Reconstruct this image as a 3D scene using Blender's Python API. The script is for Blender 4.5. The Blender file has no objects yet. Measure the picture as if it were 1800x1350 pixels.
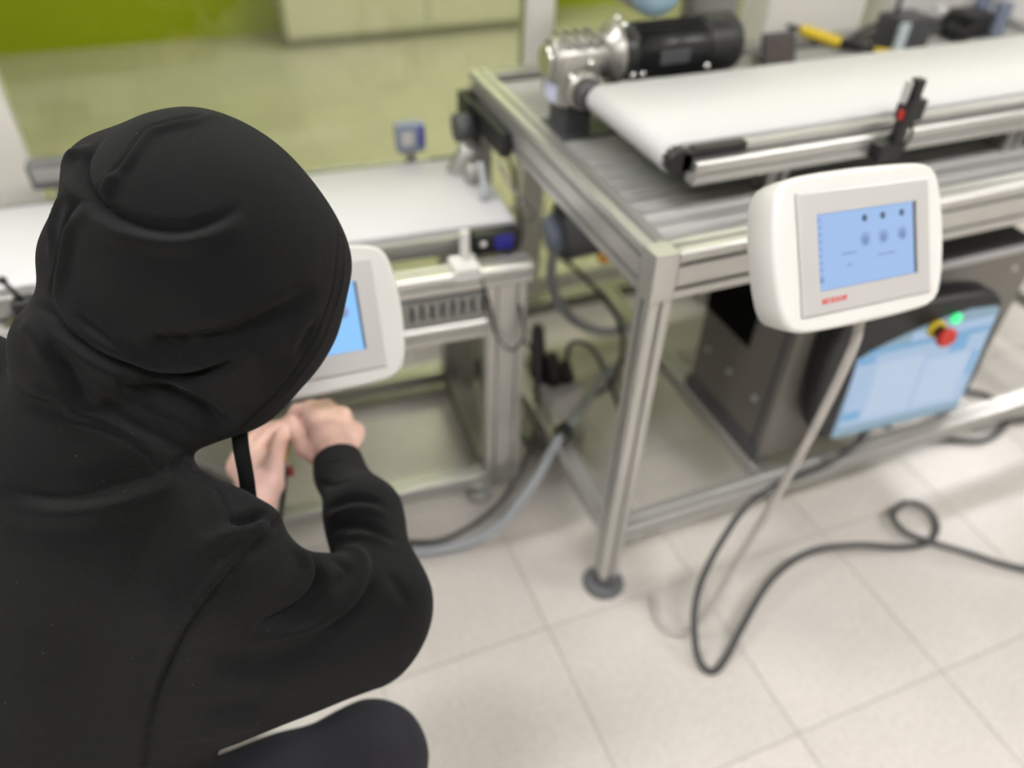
import bpy, bmesh, math, random
import numpy as np
from mathutils import Vector, Matrix

random.seed(7)
sc = bpy.context.scene
C = sc.collection

# ------------------------------------------------------------------ camera
cam_d = bpy.data.cameras.new('camera')
cam = bpy.data.objects.new('camera', cam_d)
C.objects.link(cam)
sc.camera = cam
CAM_ROT = ((0.929, 0.222, -0.295), (-0.369, 0.615, -0.697), (0.027, 0.756, 0.654))
cm = Matrix(CAM_ROT).to_4x4()
cm = cm.to_quaternion().normalized().to_matrix().to_4x4()
cm.translation = (0.0, 0.0, 1.35)
cam.matrix_world = cm
cam_d.sensor_fit = 'HORIZONTAL'
cam_d.sensor_width = 36.0
cam_d.lens = 36.0 * 1340.0 / 1800.0
cam_d.clip_start = 0.02
cam_d.dof.use_dof = True
cam_d.dof.focus_distance = 0.66
cam_d.dof.aperture_fstop = 2.1

# ------------------------------------------------------------------ world, exposure
w = bpy.data.worlds.new('world')
sc.world = w
w.use_nodes = True
w.node_tree.nodes['Background'].inputs[0].default_value = (0.95, 0.97, 1.0, 1)
w.node_tree.nodes['Background'].inputs[1].default_value = 0.35
sc.view_settings.view_transform = 'Standard'
sc.view_settings.look = 'None'
sc.view_settings.gamma = 1.0
sc.view_settings.use_curve_mapping = False
sc.view_settings.exposure = 0.38
sc.cycles.adaptive_threshold = 0.03
sc.cycles.max_bounces = 4
sc.cycles.diffuse_bounces = 2
sc.cycles.glossy_bounces = 2
sc.cycles.transparent_max_bounces = 6
sc.cycles.caustics_reflective = False
sc.cycles.caustics_refractive = False
LAMP_POWER = 29.0          # emission strength of the ceiling panels

# ------------------------------------------------------------------ materials
def mat(name, col, rough=0.5, metal=0.0, spec=0.5, noise=0.0, nscale=30.0, bump=0.0, bscale=200.0,
        emit=None, estr=1.0, sheen=0.0, trans=None, coat=0.0):
    m = bpy.data.materials.new(name)
    m.use_nodes = True
    nt = m.node_tree
    b = nt.nodes['Principled BSDF']
    b.inputs['Base Color'].default_value = (*col, 1)
    b.inputs['Roughness'].default_value = rough
    b.inputs['Metallic'].default_value = metal
    b.inputs['Specular IOR Level'].default_value = spec
    b.inputs['Sheen Weight'].default_value = sheen
    b.inputs['Coat Weight'].default_value = coat
    tc = nt.nodes.new('ShaderNodeTexCoord')
    if noise > 0:
        n = nt.nodes.new('ShaderNodeTexNoise')
        n.inputs['Scale'].default_value = nscale
        n.inputs['Detail'].default_value = 4
        nt.links.new(tc.outputs['Object'], n.inputs['Vector'])
        r = nt.nodes.new('ShaderNodeMapRange')
        r.inputs['To Min'].default_value = 1 - noise
        r.inputs['To Max'].default_value = 1 + noise
        nt.links.new(n.outputs['Fac'], r.inputs['Value'])
        mx = nt.nodes.new('ShaderNodeVectorMath')
        mx.operation = 'SCALE'
        mx.inputs[0].default_value = col
        nt.links.new(r.outputs[0], mx.inputs['Scale'])
        nt.links.new(mx.outputs[0], b.inputs['Base Color'])
    if bump > 0:
        n2 = nt.nodes.new('ShaderNodeTexNoise')
        n2.inputs['Scale'].default_value = bscale
        n2.inputs['Detail'].default_value = 3
        nt.links.new(tc.outputs['Object'], n2.inputs['Vector'])
        bp = nt.nodes.new('ShaderNodeBump')
        bp.inputs['Strength'].default_value = bump
        bp.inputs['Distance'].default_value = 0.002
        nt.links.new(n2.outputs['Fac'], bp.inputs['Height'])
        nt.links.new(bp.outputs[0], b.inputs['Normal'])
    if emit:
        b.inputs['Emission Color'].default_value = (*emit, 1)
        b.inputs['Emission Strength'].default_value = estr
        if name != 'ceiling lamp diffuser':
            b.inputs['Emission Strength'].default_value = estr * 0.75
            m.cycles.emission_sampling = 'NONE'      # faint screens are found by bounced rays alone
    return m

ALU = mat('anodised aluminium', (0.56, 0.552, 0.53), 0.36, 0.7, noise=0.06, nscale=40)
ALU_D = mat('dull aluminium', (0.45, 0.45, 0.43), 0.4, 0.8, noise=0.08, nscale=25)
SLAT = mat('grey roller steel', (0.42, 0.42, 0.40), 0.55, 0.15, noise=0.08, nscale=25)
BELT = mat('white conveyor belt', (0.56, 0.557, 0.56), 0.6, noise=0.02, nscale=6)
WHITE = mat('white plastic', (0.69, 0.678, 0.652), 0.42, noise=0.02, nscale=12)
CREAM = mat('cream painted metal', (0.86, 0.835, 0.76), 0.5, noise=0.02, nscale=5)
SILVER = mat('silver bezel', (0.53, 0.515, 0.505), 0.4, 0.2, noise=0.02, nscale=8)
BLACK = mat('black plastic', (0.012, 0.012, 0.013), 0.45, noise=0.1, nscale=30)
MOTORB = mat('black enamel', (0.016, 0.016, 0.017), 0.33, noise=0.1, nscale=30, bump=0.1)
DGREY = mat('dark grey plastic', (0.07, 0.07, 0.075), 0.5, noise=0.1)
FOOT = mat('grey rubber foot', (0.13, 0.135, 0.14), 0.6, noise=0.08)
CABG = mat('taupe grey sheet steel', (0.17, 0.158, 0.14), 0.5, 0.1, noise=0.05, nscale=10)
CAST = mat('cast aluminium', (0.40, 0.385, 0.36), 0.38, 0.8, noise=0.2, nscale=40, bump=0.3, bscale=60)
STEEL = mat('bright steel', (0.8, 0.8, 0.78), 0.2, 1.0, noise=0.03)
GREYCAB = mat('grey cable', (0.36, 0.38, 0.40), 0.5, noise=0.06)
BLKCAB = mat('black cable', (0.05, 0.048, 0.05), 0.5, noise=0.1)
PALECAB = mat('pale grey cable', (0.46, 0.43, 0.40), 0.5, noise=0.15, nscale=30)
SCREEN_A = mat('lit blue screen', (0.02, 0.03, 0.05), 0.25, emit=(0.355, 0.52, 0.82), estr=0.95)
SCREEN_L = mat('lit azure screen', (0.02, 0.03, 0.05), 0.25, emit=(0.27, 0.58, 1.0), estr=0.98)
SCREEN_P = mat('lit pale blue screen', (0.02, 0.03, 0.05), 0.25, emit=(0.42, 0.56, 0.76), estr=0.85)
SCREEN_PD = mat('lit grey blue screen bar', (0.02, 0.03, 0.05), 0.25, emit=(0.25, 0.37, 0.45), estr=0.9)
SCREEN_PB = mat('lit blue screen icon', (0.02, 0.03, 0.05), 0.25, emit=(0.17, 0.4, 0.66), estr=0.9)
SCR_DOT = mat('screen print dark', (0.02, 0.03, 0.05), 0.3, emit=(0.05, 0.08, 0.14), estr=1.0)
SCR_MID = mat('screen print mid', (0.02, 0.03, 0.05), 0.3, emit=(0.17, 0.26, 0.45), estr=1.0)
SCR_SOFT = mat('screen print soft', (0.02, 0.03, 0.05), 0.3, emit=(0.24, 0.35, 0.62), estr=1.0)
RED = mat('red plastic', (0.55, 0.03, 0.02), 0.4, noise=0.05)
REDINK = mat('red lettering', (0.6, 0.04, 0.04), 0.5, noise=0.02)
YELLOW = mat('yellow plastic', (0.8, 0.58, 0.03), 0.45, noise=0.05)
GREENLED = mat('green lamp', (0.05, 0.6, 0.2), 0.4, emit=(0.05, 0.8, 0.25), estr=1.0)
BLUEPL = mat('navy blue plastic', (0.03, 0.03, 0.30), 0.4, noise=0.05)
ROBCAP = mat('light blue cap', (0.36, 0.52, 0.62), 0.4, noise=0.03)
ROBGREY = mat('robot grey paint', (0.34, 0.33, 0.31), 0.4, 0.2, noise=0.04)
GREENW = mat('lime green wall paint', (0.45, 0.53, 0.008), 0.6, noise=0.03, nscale=3)
WALLW = mat('off white wall paint', (0.75, 0.73, 0.68), 0.8, noise=0.02, nscale=3)
CEIL = mat('ceiling panel white', (0.8, 0.8, 0.78), 0.8, noise=0.02, nscale=3)
LAMP = mat('ceiling lamp diffuser', (0.9, 0.9, 0.9), 0.6, emit=(1.0, 0.985, 0.975), estr=LAMP_POWER)
GROUT = mat('floor joint', (0.34, 0.32, 0.28), 0.7, noise=0.1)
ORANGE = mat('orange plastic', (0.75, 0.3, 0.02), 0.45, noise=0.03)
DUCT = mat('slotted duct grey', (0.28, 0.28, 0.26), 0.55, noise=0.05)
BLUEG = mat('blue grey plastic', (0.22, 0.25, 0.33), 0.45, noise=0.06)

def tile_material():
    m = bpy.data.materials.new('speckled beige vinyl')
    m.use_nodes = True
    nt = m.node_tree
    b = nt.nodes['Principled BSDF']
    geo = nt.nodes.new('ShaderNodeNewGeometry')
    oi = nt.nodes.new('ShaderNodeObjectInfo')
    n1 = nt.nodes.new('ShaderNodeTexNoise'); n1.inputs['Scale'].default_value = 90; n1.inputs['Detail'].default_value = 5
    n2 = nt.nodes.new('ShaderNodeTexNoise'); n2.inputs['Scale'].default_value = 6; n2.inputs['Detail'].default_value = 4
    n3 = nt.nodes.new('ShaderNodeTexVoronoi'); n3.inputs['Scale'].default_value = 42
    for n in (n1, n2, n3):
        nt.links.new(geo.outputs['Position'], n.inputs['Vector'])
    cr = nt.nodes.new('ShaderNodeValToRGB')
    cr.color_ramp.elements[0].position = 0.32; cr.color_ramp.elements[0].color = (0.575, 0.535, 0.488, 1)
    cr.color_ramp.elements[1].position = 0.60; cr.color_ramp.elements[1].color = (0.64, 0.598, 0.55, 1)
    nt.links.new(n1.outputs['Fac'], cr.inputs['Fac'])
    r2 = nt.nodes.new('ShaderNodeMapRange'); r2.inputs['To Min'].default_value = 0.90; r2.inputs['To Max'].default_value = 1.08
    nt.links.new(n2.outputs['Fac'], r2.inputs['Value'])
    r3 = nt.nodes.new('ShaderNodeMapRange'); r3.inputs['To Min'].default_value = 0.96; r3.inputs['To Max'].default_value = 1.04
    nt.links.new(oi.outputs['Random'], r3.inputs['Value'])
    mul = nt.nodes.new('ShaderNodeMath'); mul.operation = 'MULTIPLY'
    nt.links.new(r2.outputs[0], mul.inputs[0]); nt.links.new(r3.outputs[0], mul.inputs[1])
    vs = nt.nodes.new('ShaderNodeVectorMath'); vs.operation = 'SCALE'
    nt.links.new(cr.outputs[0], vs.inputs[0]); nt.links.new(mul.outputs[0], vs.inputs['Scale'])
    # sparse darker specks
    r4 = nt.nodes.new('ShaderNodeMapRange'); r4.inputs['From Min'].default_value = 0.05; r4.inputs['From Max'].default_value = 0.16
    r4.inputs['To Min'].default_value = 0.88; r4.inputs['To Max'].default_value = 1.0
    nt.links.new(n3.outputs['Distance'], r4.inputs['Value'])
    vs2 = nt.nodes.new('ShaderNodeVectorMath'); vs2.operation = 'SCALE'
    nt.links.new(vs.outputs[0], vs2.inputs[0]); nt.links.new(r4.outputs[0], vs2.inputs['Scale'])
    nt.links.new(vs2.outputs[0], b.inputs['Base Color'])
    b.inputs['Roughness'].default_value = 0.3
    b.inputs['Specular IOR Level'].default_value = 0.5
    bp = nt.nodes.new('ShaderNodeBump'); bp.inputs['Strength'].default_value = 0.08; bp.inputs['Distance'].default_value = 0.002
    nt.links.new(n2.outputs['Fac'], bp.inputs['Height']); nt.links.new(bp.outputs[0], b.inputs['Normal'])
    return m
TILE = tile_material()

def glass_material(name, tint, gloss=0.08):
    m = bpy.data.materials.new(name)
    m.use_nodes = True
    nt = m.node_tree
    nt.nodes.clear()
    out = nt.nodes.new('ShaderNodeOutputMaterial')
    t = nt.nodes.new('ShaderNodeBsdfTransparent'); t.inputs[0].default_value = (*tint, 1)
    g = nt.nodes.new('ShaderNodeBsdfGlossy'); g.inputs['Roughness'].default_value = 0.03
    lw = nt.nodes.new('ShaderNodeLayerWeight'); lw.inputs[0].default_value = 0.5
    pw = nt.nodes.new('ShaderNodeMath'); pw.operation = 'POWER'; pw.inputs[1].default_value = 5.0
    nt.links.new(lw.outputs['Facing'], pw.inputs[0])
    fr = nt.nodes.new('ShaderNodeMapRange'); fr.inputs['To Min'].default_value = 0.04; fr.inputs['To Max'].default_value = 0.9
    nt.links.new(pw.outputs[0], fr.inputs['Value'])
    mx = nt.nodes.new('ShaderNodeMixShader')
    nt.links.new(fr.outputs[0], mx.inputs[0])
    nt.links.new(t.outputs[0], mx.inputs[1]); nt.links.new(g.outputs[0], mx.inputs[2])
    nt.links.new(mx.outputs[0], out.inputs[0])
    return m
GLASS = glass_material('yellow tinted safety glass', (0.725, 0.745, 0.60))

# ------------------------------------------------------------------ mesh building
class MB:
    def __init__(s):
        s.v = []; s.f = []; s.sm = []
    def add(s, vs, fs, smooth=False):
        o = len(s.v)
        s.v += [tuple(v) for v in vs]
        s.f += [tuple(i + o for i in f) for f in fs]
        s.sm += [smooth] * len(fs)
        return s
    def box(s, lo, hi, bev=0.0):
        lo = Vector(lo); hi = Vector(hi)
        if bev <= 0:
            x0, y0, z0 = lo; x1, y1, z1 = hi
            vs = [(x0,y0,z0),(x1,y0,z0),(x1,y1,z0),(x0,y1,z0),(x0,y0,z1),(x1,y0,z1),(x1,y1,z1),(x0,y1,z1)]
            s.add(vs, [(3,2,1,0),(4,5,6,7),(0,1,5,4),(1,2,6,5),(2,3,7,6),(3,0,4,7)])
            return s
        bm = bmesh.new()
        bmesh.ops.create_cube(bm, size=1.0)
        c = (lo + hi) / 2; d = hi - lo
        for v in bm.verts:
            v.co = Vector((v.co.x * d.x, v.co.y * d.y, v.co.z * d.z)) + c
        bmesh.ops.bevel(bm, geom=list(bm.edges), offset=min(bev, min(d) * 0.45), segments=2, affect='EDGES', profile=0.6)
        bm.verts.index_update()
        s.add([v.co[:] for v in bm.verts], [[v.index for v in f.verts] for f in bm.faces])
        bm.free()
        return s
    def frame(s, p0, p1, up=(0, 0, 1)):
        a = Vector(p0); b = Vector(p1); d = (b - a).normalized(); u = Vector(up)
        if abs(d.dot(u)) > 0.98:
            u = Vector((0, 1, 0))
        x = d.cross(u).normalized(); y = x.cross(d).normalized()
        return a, b, d, x, y
    def prism(s, poly, p0, p1, up=(0, 0, 1), smooth=False):
        a, b, d, x, y = s.frame(p0, p1, up)
        n = len(poly)
        vs = [a + x * q[0] + y * q[1] for q in poly] + [b + x * q[0] + y * q[1] for q in poly]
        fs = [(i, (i + 1) % n, n + (i + 1) % n, n + i) for i in range(n)]
        s.add(vs, fs, smooth)
        s.add(vs, [tuple(range(n - 1, -1, -1)), tuple(range(n, 2 * n))])
        return s
    def cyl(s, p0, p1, r, seg=20, r1=None, up=(0, 0, 1), bev=0.0):
        r1 = r if r1 is None else r1
        a, b, d, x, y = s.frame(p0, p1, up)
        L = (b - a).length
        prof = [(0, r), (L, r1)]
        if bev > 0:
            prof = [(0, r - bev), (bev, r), (L - bev, r1), (L, r1 - bev)]
        return s.lathe(prof, a, d, x, y, seg)
    def lathe(s, prof, a, d, x, y, seg=24):
        vs = []
        for (h, r) in prof:
            for k in range(seg):
                t = 2 * math.pi * k / seg
                vs.append(a + d * h + x * (r * math.cos(t)) + y * (r * math.sin(t)))
        fs = []
        for j in range(len(prof) - 1):
            for k in range(seg):
                k2 = (k + 1) % seg
                fs.append((j * seg + k, j * seg + k2, (j + 1) * seg + k2, (j + 1) * seg + k))
        s.add(vs, fs, True)
        e = (len(prof) - 1) * seg
        s.add(vs, [tuple(range(seg - 1, -1, -1)), tuple(range(e, e + seg))])
        return s
    def rings(s, rings, smooth=True, cap=True):
        n = len(rings[0]); vs = [p for r in rings for p in r]; fs = []
        for j in range(len(rings) - 1):
            for k in range(n):
                k2 = (k + 1) % n
                fs.append((j * n + k, j * n + k2, (j + 1) * n + k2, (j + 1) * n + k))
        s.add(vs, fs, smooth)
        if cap:
            e = (len(rings) - 1) * n
            s.add(vs, [tuple(range(n - 1, -1, -1)), tuple(range(e, e + n))])
        return s
    def tube(s, pts, r, seg=8, sub=6):
        P = catmull([Vector(p) for p in pts], sub)
        n = len(P); rings = []
        prev = None
        for i in range(n):
            t = (P[min(i + 1, n - 1)] - P[max(i - 1, 0)]).normalized()
            if prev is None:
                u = Vector((0, 0, 1)) if abs(t.z) < 0.9 else Vector((1, 0, 0))
            else:
                u = prev
            x = t.cross(u).normalized(); y = x.cross(t).normalized(); prev = y
            rr = r[min(i, len(r) - 1)] if isinstance(r, list) else r
            rings.append([P[i] + x * (rr * math.cos(2 * math.pi * k / seg)) + y * (rr * math.sin(2 * math.pi * k / seg)) for k in range(seg)])
        return s.rings(rings)
    def sphere(s, c, r, seg=16, sz=1.0):
        c = Vector(c)
        prof = [(-r * sz * math.cos(math.pi * i / 10), max(1e-4, r * math.sin(math.pi * i / 10))) for i in range(11)]
        return s.lathe(prof, c, Vector((0, 0, 1)), Vector((1, 0, 0)), Vector((0, 1, 0)), seg)
    def mesh(s, name):
        me = bpy.data.meshes.new(name)
        me.from_pydata(s.v, [], s.f)
        me.polygons.foreach_set('use_smooth', s.sm)
        bm = bmesh.new(); bm.from_mesh(me)
        bmesh.ops.remove_doubles(bm, verts=bm.verts, dist=1e-6)
        bmesh.ops.recalc_face_normals(bm, faces=bm.faces)
        bm.to_mesh(me); bm.free()
        me.update()
        return me
    def build(s, name, m, parent=None):
        o = bpy.data.objects.new(name, s.mesh(name))
        C.objects.link(o)
        o.data.materials.append(m)
        if parent is not None:
            attach(o, parent)
        return o

def catmull(P, sub=6):
    if len(P) < 3:
        return P
    Q = [P[0] * 2 - P[1]] + P + [P[-1] * 2 - P[-2]]
    out = []
    for i in range(1, len(Q) - 2):
        p0, p1, p2, p3 = Q[i - 1], Q[i], Q[i + 1], Q[i + 2]
        for k in range(sub):
            t = k / sub
            out.append(0.5 * ((2 * p1) + (p2 - p0) * t + (2 * p0 - 5 * p1 + 4 * p2 - p3) * t * t + (3 * p1 - p0 - 3 * p2 + p3) * t ** 3))
    out.append(P[-1])
    return out

WM = {}                                   # world matrix of each parent, so that parts may be built in world space
LOCAL = set()                             # parents whose parts are built in the parent's own axes
def attach(o, parent):
    o.parent = parent
    if parent.name in LOCAL:
        WM[o.name] = WM[parent.name]; LOCAL.add(o.name)
        return
    m = WM.get(parent.name, Matrix.Identity(4))
    o.matrix_parent_inverse = m.inverted()
    WM[o.name] = Matrix.Identity(4)

def tag(o, label, cat, group=None, kind=None):
    o['label'] = label; o['category'] = cat
    if group: o['group'] = group
    if kind: o['kind'] = kind
    return o
def thing(name, label, cat, loc=(0, 0, 0), group=None, matrix=None):
    o = bpy.data.objects.new(name, None)
    C.objects.link(o)
    o.empty_display_size = 0.05
    if matrix is not None:
        o.matrix_world = matrix; WM[o.name] = matrix.copy(); LOCAL.add(o.name)
    else:
        o.location = loc; WM[o.name] = Matrix.Translation(loc)
    return tag(o, label, cat, group)
def struct(o, label=None):
    o['kind'] = 'structure'
    if label: o['label'] = label
    return o

def tslot(wd=0.04, ht=0.04, slot=0.008, deep=0.007, nx=1, ny=1, c=0.0025):
    """cross-section of a slotted aluminium profile, nx slots on the horizontal faces, ny on the vertical ones"""
    def side(a, b, n, axis, sgn, other):
        pts = []
        L = b - a
        seq = []
        for k in range(n):
            m = a + L * (k + 0.5) / n
            d = 1 if L > 0 else -1
            seq += [(m - d * slot / 2, 0), (m - d * slot / 2, deep), (m + d * slot / 2, deep), (m + d * slot / 2, 0)]
        for (t, dp) in seq:
            q = other - sgn * dp
            pts.append((t, q) if axis == 0 else (q, t))
        return pts
    X, Y = wd / 2, ht / 2
    P = [(-X + c, -Y)] + side(-X, X, nx, 0, -1, -Y) + [(X - c, -Y), (X, -Y + c)]
    P += side(-Y, Y, ny, 1, 1, X) + [(X, Y - c), (X - c, Y)]
    P += side(X, -X, nx, 0, 1, Y) + [(-X + c, Y), (-X, Y - c)]
    P += side(Y, -Y, ny, 1, -1, -X) + [(-X, -Y + c)]
    return P
P40 = tslot(); P80 = tslot(0.08, 0.04, nx=2); P4080 = tslot(0.04, 0.08, ny=2)
def profile(name, p0, p1, parent, poly=P40, up=(0, 0, 1), m=ALU):
    return MB().prism(poly, p0, p1, up).build(name, m, parent)

# ================================================================== the room
FLOOR_X0, FLOOR_X1, FLOOR_Y0, FLOOR_Y1 = -3.2, 5.2, -2.6, 4.72
WALL_H = 2.75
flo = struct(MB().box((FLOOR_X0, FLOOR_Y0, -0.05), (FLOOR_X1, FLOOR_Y1, -0.0015)).build('floor', GROUT), 'beige speckled vinyl tile floor')
WM['floor'] = Matrix.Identity(4)
TX, TY, TX0, TY0 = 0.335, 0.353, 0.404, 0.376
tb = MB().box((0.0012, 0.0012, -0.003), (TX - 0.0012, TY - 0.0012, 0.0), 0.0008)
tile_me = tb.mesh('tile'); tile_me.materials.append(TILE)
fb = MB()
i0, i1 = math.floor((FLOOR_X0 - TX0) / TX), math.ceil((FLOOR_X1 - TX0) / TX)
j0, j1 = math.floor((FLOOR_Y0 - TY0) / TY), math.ceil((FLOOR_Y1 - TY0) / TY)
for i in range(i0, i1):
    for j in range(j0, j1):
        x0 = TX0 + i * TX; y0 = TY0 + j * TY
        cut = x0 + TX > FLOOR_X1 or y0 + TY > FLOOR_Y1 or x0 < FLOOR_X0 or y0 < FLOOR_Y0
        if cut or y0 < -0.4 or x0 < -0.65 * y0 - 0.7 or x0 > 0.98 * y0 + 1.3:
            g = 0.0012
            fb.box((max(x0 + g, FLOOR_X0), max(y0 + g, FLOOR_Y0), -0.003), (min(x0 + TX - g, FLOOR_X1), min(y0 + TY - g, FLOOR_Y1), 0.0))
            continue
        t = bpy.data.objects.new('tile', tile_me); C.objects.link(t); t.location = (x0, y0, 0.0)
        t.parent = flo
outer = fb.build('tile_field', TILE, flo); outer['kind'] = 'stuff'

struct(MB().box((FLOOR_X0 - .1, FLOOR_Y1, 0), (FLOOR_X1 + .1, FLOOR_Y1 + .1, WALL_H)).build('wall_back', GREENW), 'lime green painted back wall')
struct(MB().box((FLOOR_X0 - .1, FLOOR_Y0 - .1, 0), (FLOOR_X1 + .1, FLOOR_Y0, WALL_H)).build('wall_front', WALLW))
struct(MB().box((FLOOR_X0 - .1, FLOOR_Y0, 0), (FLOOR_X0, FLOOR_Y1, WALL_H)).build('wall_left', WALLW))
struct(MB().box((FLOOR_X1, FLOOR_Y0, 0), (FLOOR_X1 + .1, FLOOR_Y1, WALL_H)).build('wall_right', WALLW))
struct(MB().box((FLOOR_X0 - .1, FLOOR_Y0 - .1, WALL_H), (FLOOR_X1 + .1, FLOOR_Y1 + .1, WALL_H + .05)).build('ceiling', CEIL))
# ceiling lamps
for (x, y, where) in ((-1.6, -0.5, 'behind the crouching person'), (0.6, -0.7, 'over the near floor tiles'), (2.7, -0.5, 'in the front right corner'), (-0.8, 1.7, 'over the low conveyor'),
                      (1.9, 2.2, 'over the roller table'), (4.3, 2.2, 'by the right wall'), (1.3, 4.0, 'by the green wall')):
    if True:
        lp = thing('ceiling_lamp', 'long white ceiling lamp panel ' + where, 'lamp', (x, y, WALL_H - 0.03), 'ceiling lamps')
        MB().box((x - 0.62, y - 0.17, WALL_H - 0.03), (x + 0.62, y + 0.17, WALL_H - 0.004), 0.004).build('housing', CEIL, lp)
        MB().box((x - 0.60, y - 0.15, WALL_H - 0.036), (x + 0.60, y + 0.15, WALL_H - 0.0305)).build('diffuser', LAMP, lp)

# pale cupboards along the back wall
cb = thing('low_cupboard', 'pale grey low cupboard with dark plinth against the green wall', 'cupboard', (1.2, 4.5, 0))
MB().box((0.5, 4.42, 0.0), (2.05, 4.70, 0.05)).build('plinth', ALU_D, cb)
for k in range(2):
    MB().box((0.5 + k * .775, 4.38, 0.06), (0.5 + (k + 1) * .775 - .006, 4.40, 0.9), 0.003).build('door', CREAM, cb)
MB().box((0.5, 4.40, 0.05), (2.05, 4.70, 0.92)).build('body', CREAM, cb)

# tinted glass partition behind the machines
GY = 1.74
pt = thing('glass_partition', 'yellow tinted glass partition with white posts behind the conveyors', 'partition', (0.5, GY, 0))
MB().box((-0.56, GY - .03, 0), (-0.35, GY + .03, 2.3), 0.004).build('post', CREAM, pt)
MB().box((0.735, GY - .03, 0), (0.80, GY + .03, 2.3), 0.004).build('post', CREAM, pt)
MB().box((2.6, GY - .03, 0), (2.66, GY + .03, 2.3), 0.004).build('post', CREAM, pt)
MB().box((-2.4, GY - .03, 0), (-2.34, GY + .03, 2.3), 0.004).build('post', CREAM, pt)
for (a, b) in ((-2.34, -0.56), (-0.35, 0.735), (0.80, 2.6)):
    MB().box((a, GY - .02, 0), (b, GY + .02, 0.12), 0.004).build('kick_rail', CREAM, pt)
    MB().box((a, GY - .02, 2.24), (b, GY + .02, 2.3), 0.004).build('top_rail', CREAM, pt)
    MB().box((a, GY - .003, 0.12), (b, GY + .003, 2.24)).build('pane', GLASS, pt)

# white machine column behind the right table
colm = thing('machine_column', 'wide white enamelled machine column behind the roller table', 'column', (1.46, 1.65, 0))
MB().box((1.31, 1.595, 0.0), (1.61, 1.705, 1.75), 0.012).build('body', CREAM, colm)
MB().box((1.30, 1.585, 0.0), (1.62, 1.708, 0.06), 0.004).build('base_plate', ALU_D, colm)
MB().box((1.34, 1.590, 0.95), (1.58, 1.597, 1.65), 0.003).build('cover', WHITE, colm)

mcab = thing('machine_cabinet', 'white machine cabinet standing behind the far right end of the table', 'cabinet', (2.1, 1.66, 0))
MB().box((1.69, 1.61, 0.0), (2.5, 1.70, 1.6), 0.01).build('body', CREAM, mcab)
for k in range(2):
    MB().box((1.70 + k * 0.40, 1.600, 0.10), (2.09 + k * 0.40, 1.612, 1.58), 0.004).build('door', WHITE, mcab)
MB().box((2.06, 1.588, 1.0), (2.075, 1.602, 1.15), 0.003).build('handle', DGREY, mcab)

# ================================================================== left belt conveyor
CR = Matrix.Translation((0.505, 1.19, 0)) @ Matrix.Rotation(math.radians(-3.8), 4, 'Z')
cv = thing('belt_conveyor', 'low white belt conveyor on an aluminium stand, left of the roller table', 'conveyor', matrix=CR)
def stadium(L0, L1, y0, y1, zc, r, seg=10):
    ring = []
    for k in range(seg + 1):
        t = -math.pi / 2 + math.pi * k / seg
        ring.append((L1 + r * math.cos(t), zc + r * math.sin(t)))
    for k in range(seg + 1):
        t = math.pi / 2 + math.pi * k / seg
        ring.append((L0 + r * math.cos(t), zc + r * math.sin(t)))
    m = MB()
    def rg(y, s):
        return [Vector((x, y, zc + (z - zc) * s)) for (x, z) in ring]
    m.rings([rg(y0, 0.9), rg(y0 + 0.0015, 1.0), rg(y1 - 0.0015, 1.0), rg(y1, 0.9)], smooth=False)
    for i in range(len(m.sm)): m.sm[i] = True
    return m
def flat_caps(o):
    for p in o.data.polygons:
        if len(p.vertices) > 4: p.use_smooth = False
LB = -1.75
b = stadium(LB, -0.016, 0.0, 0.29, 0.629, 0.016).build('belt', BELT, cv); flat_caps(b)
for y0 in (-0.018, 0.294):
    MB().box((LB, y0, 0.600), (-0.10, y0 + 0.014, 0.636), 0.002).build('side_plate', ALU_D, cv)
MB().box((-0.098, -0.032, 0.598), (-0.004, -0.003, 0.640), 0.004).build('bearing_block', BLACK, cv)
MB().box((-0.055, -0.0335, 0.606), (-0.020, -0.031, 0.634), 0.001).build('label_plate', BLUEPL, cv)
MB().box((-0.098, 0.293, 0.598), (-0.004, 0.318, 0.640), 0.004).build('bearing_block', BLACK, cv)
MB().cyl((-0.078, -0.034, 0.622), (-0.078, -0.03, 0.622), 0.006, 12).build('bolt', STEEL, cv)
profile('side_rail', (LB, -0.075, 0.585), (0.0, -0.075, 0.585), cv)
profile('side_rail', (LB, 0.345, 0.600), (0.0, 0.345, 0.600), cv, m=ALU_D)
for x in (-0.03, -0.42, -0.9, -1.4):
    profile('cross_member', (x, -0.055, 0.575), (x, 0.325, 0.575), cv, m=ALU_D)
# slotted wiring duct along the stand
du = MB().box((-1.5, -0.092, 0.500), (-0.092, -0.055, 0.506)).box((-1.5, -0.059, 0.500), (-0.092, -0.055, 0.556)).box((-1.5, -0.096, 0.500), (-0.092, -0.092, 0.516)).build('duct_tray', DUCT, cv)
for k in range(73):
    x = -1.495 + k * 0.0192
    MB().box((x, -0.096, 0.516), (x + 0.0115, -0.092, 0.551)).build('duct_finger', DUCT, du)
MB().box((-1.5, -0.096, 0.551), (-0.092, -0.055, 0.556)).build('duct_lid', DUCT, cv)
profile('stand_rail', (LB, -0.075, 0.475), (-0.085, -0.075, 0.475), cv)
profile('stand_rail', (LB, 0.30, 0.475), (-0.085, 0.30, 0.475), cv, m=ALU_D)
for (x, y, wd) in ((-0.05, -0.075, P80), (-0.05, 0.30, P80), (-1.55, -0.075, P80), (-1.55, 0.30, P80)):
    MB().prism(wd, (x, y, 0.02), (x, y, 0.565), (0, 1, 0)).build('leg', ALU, cv)
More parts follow.
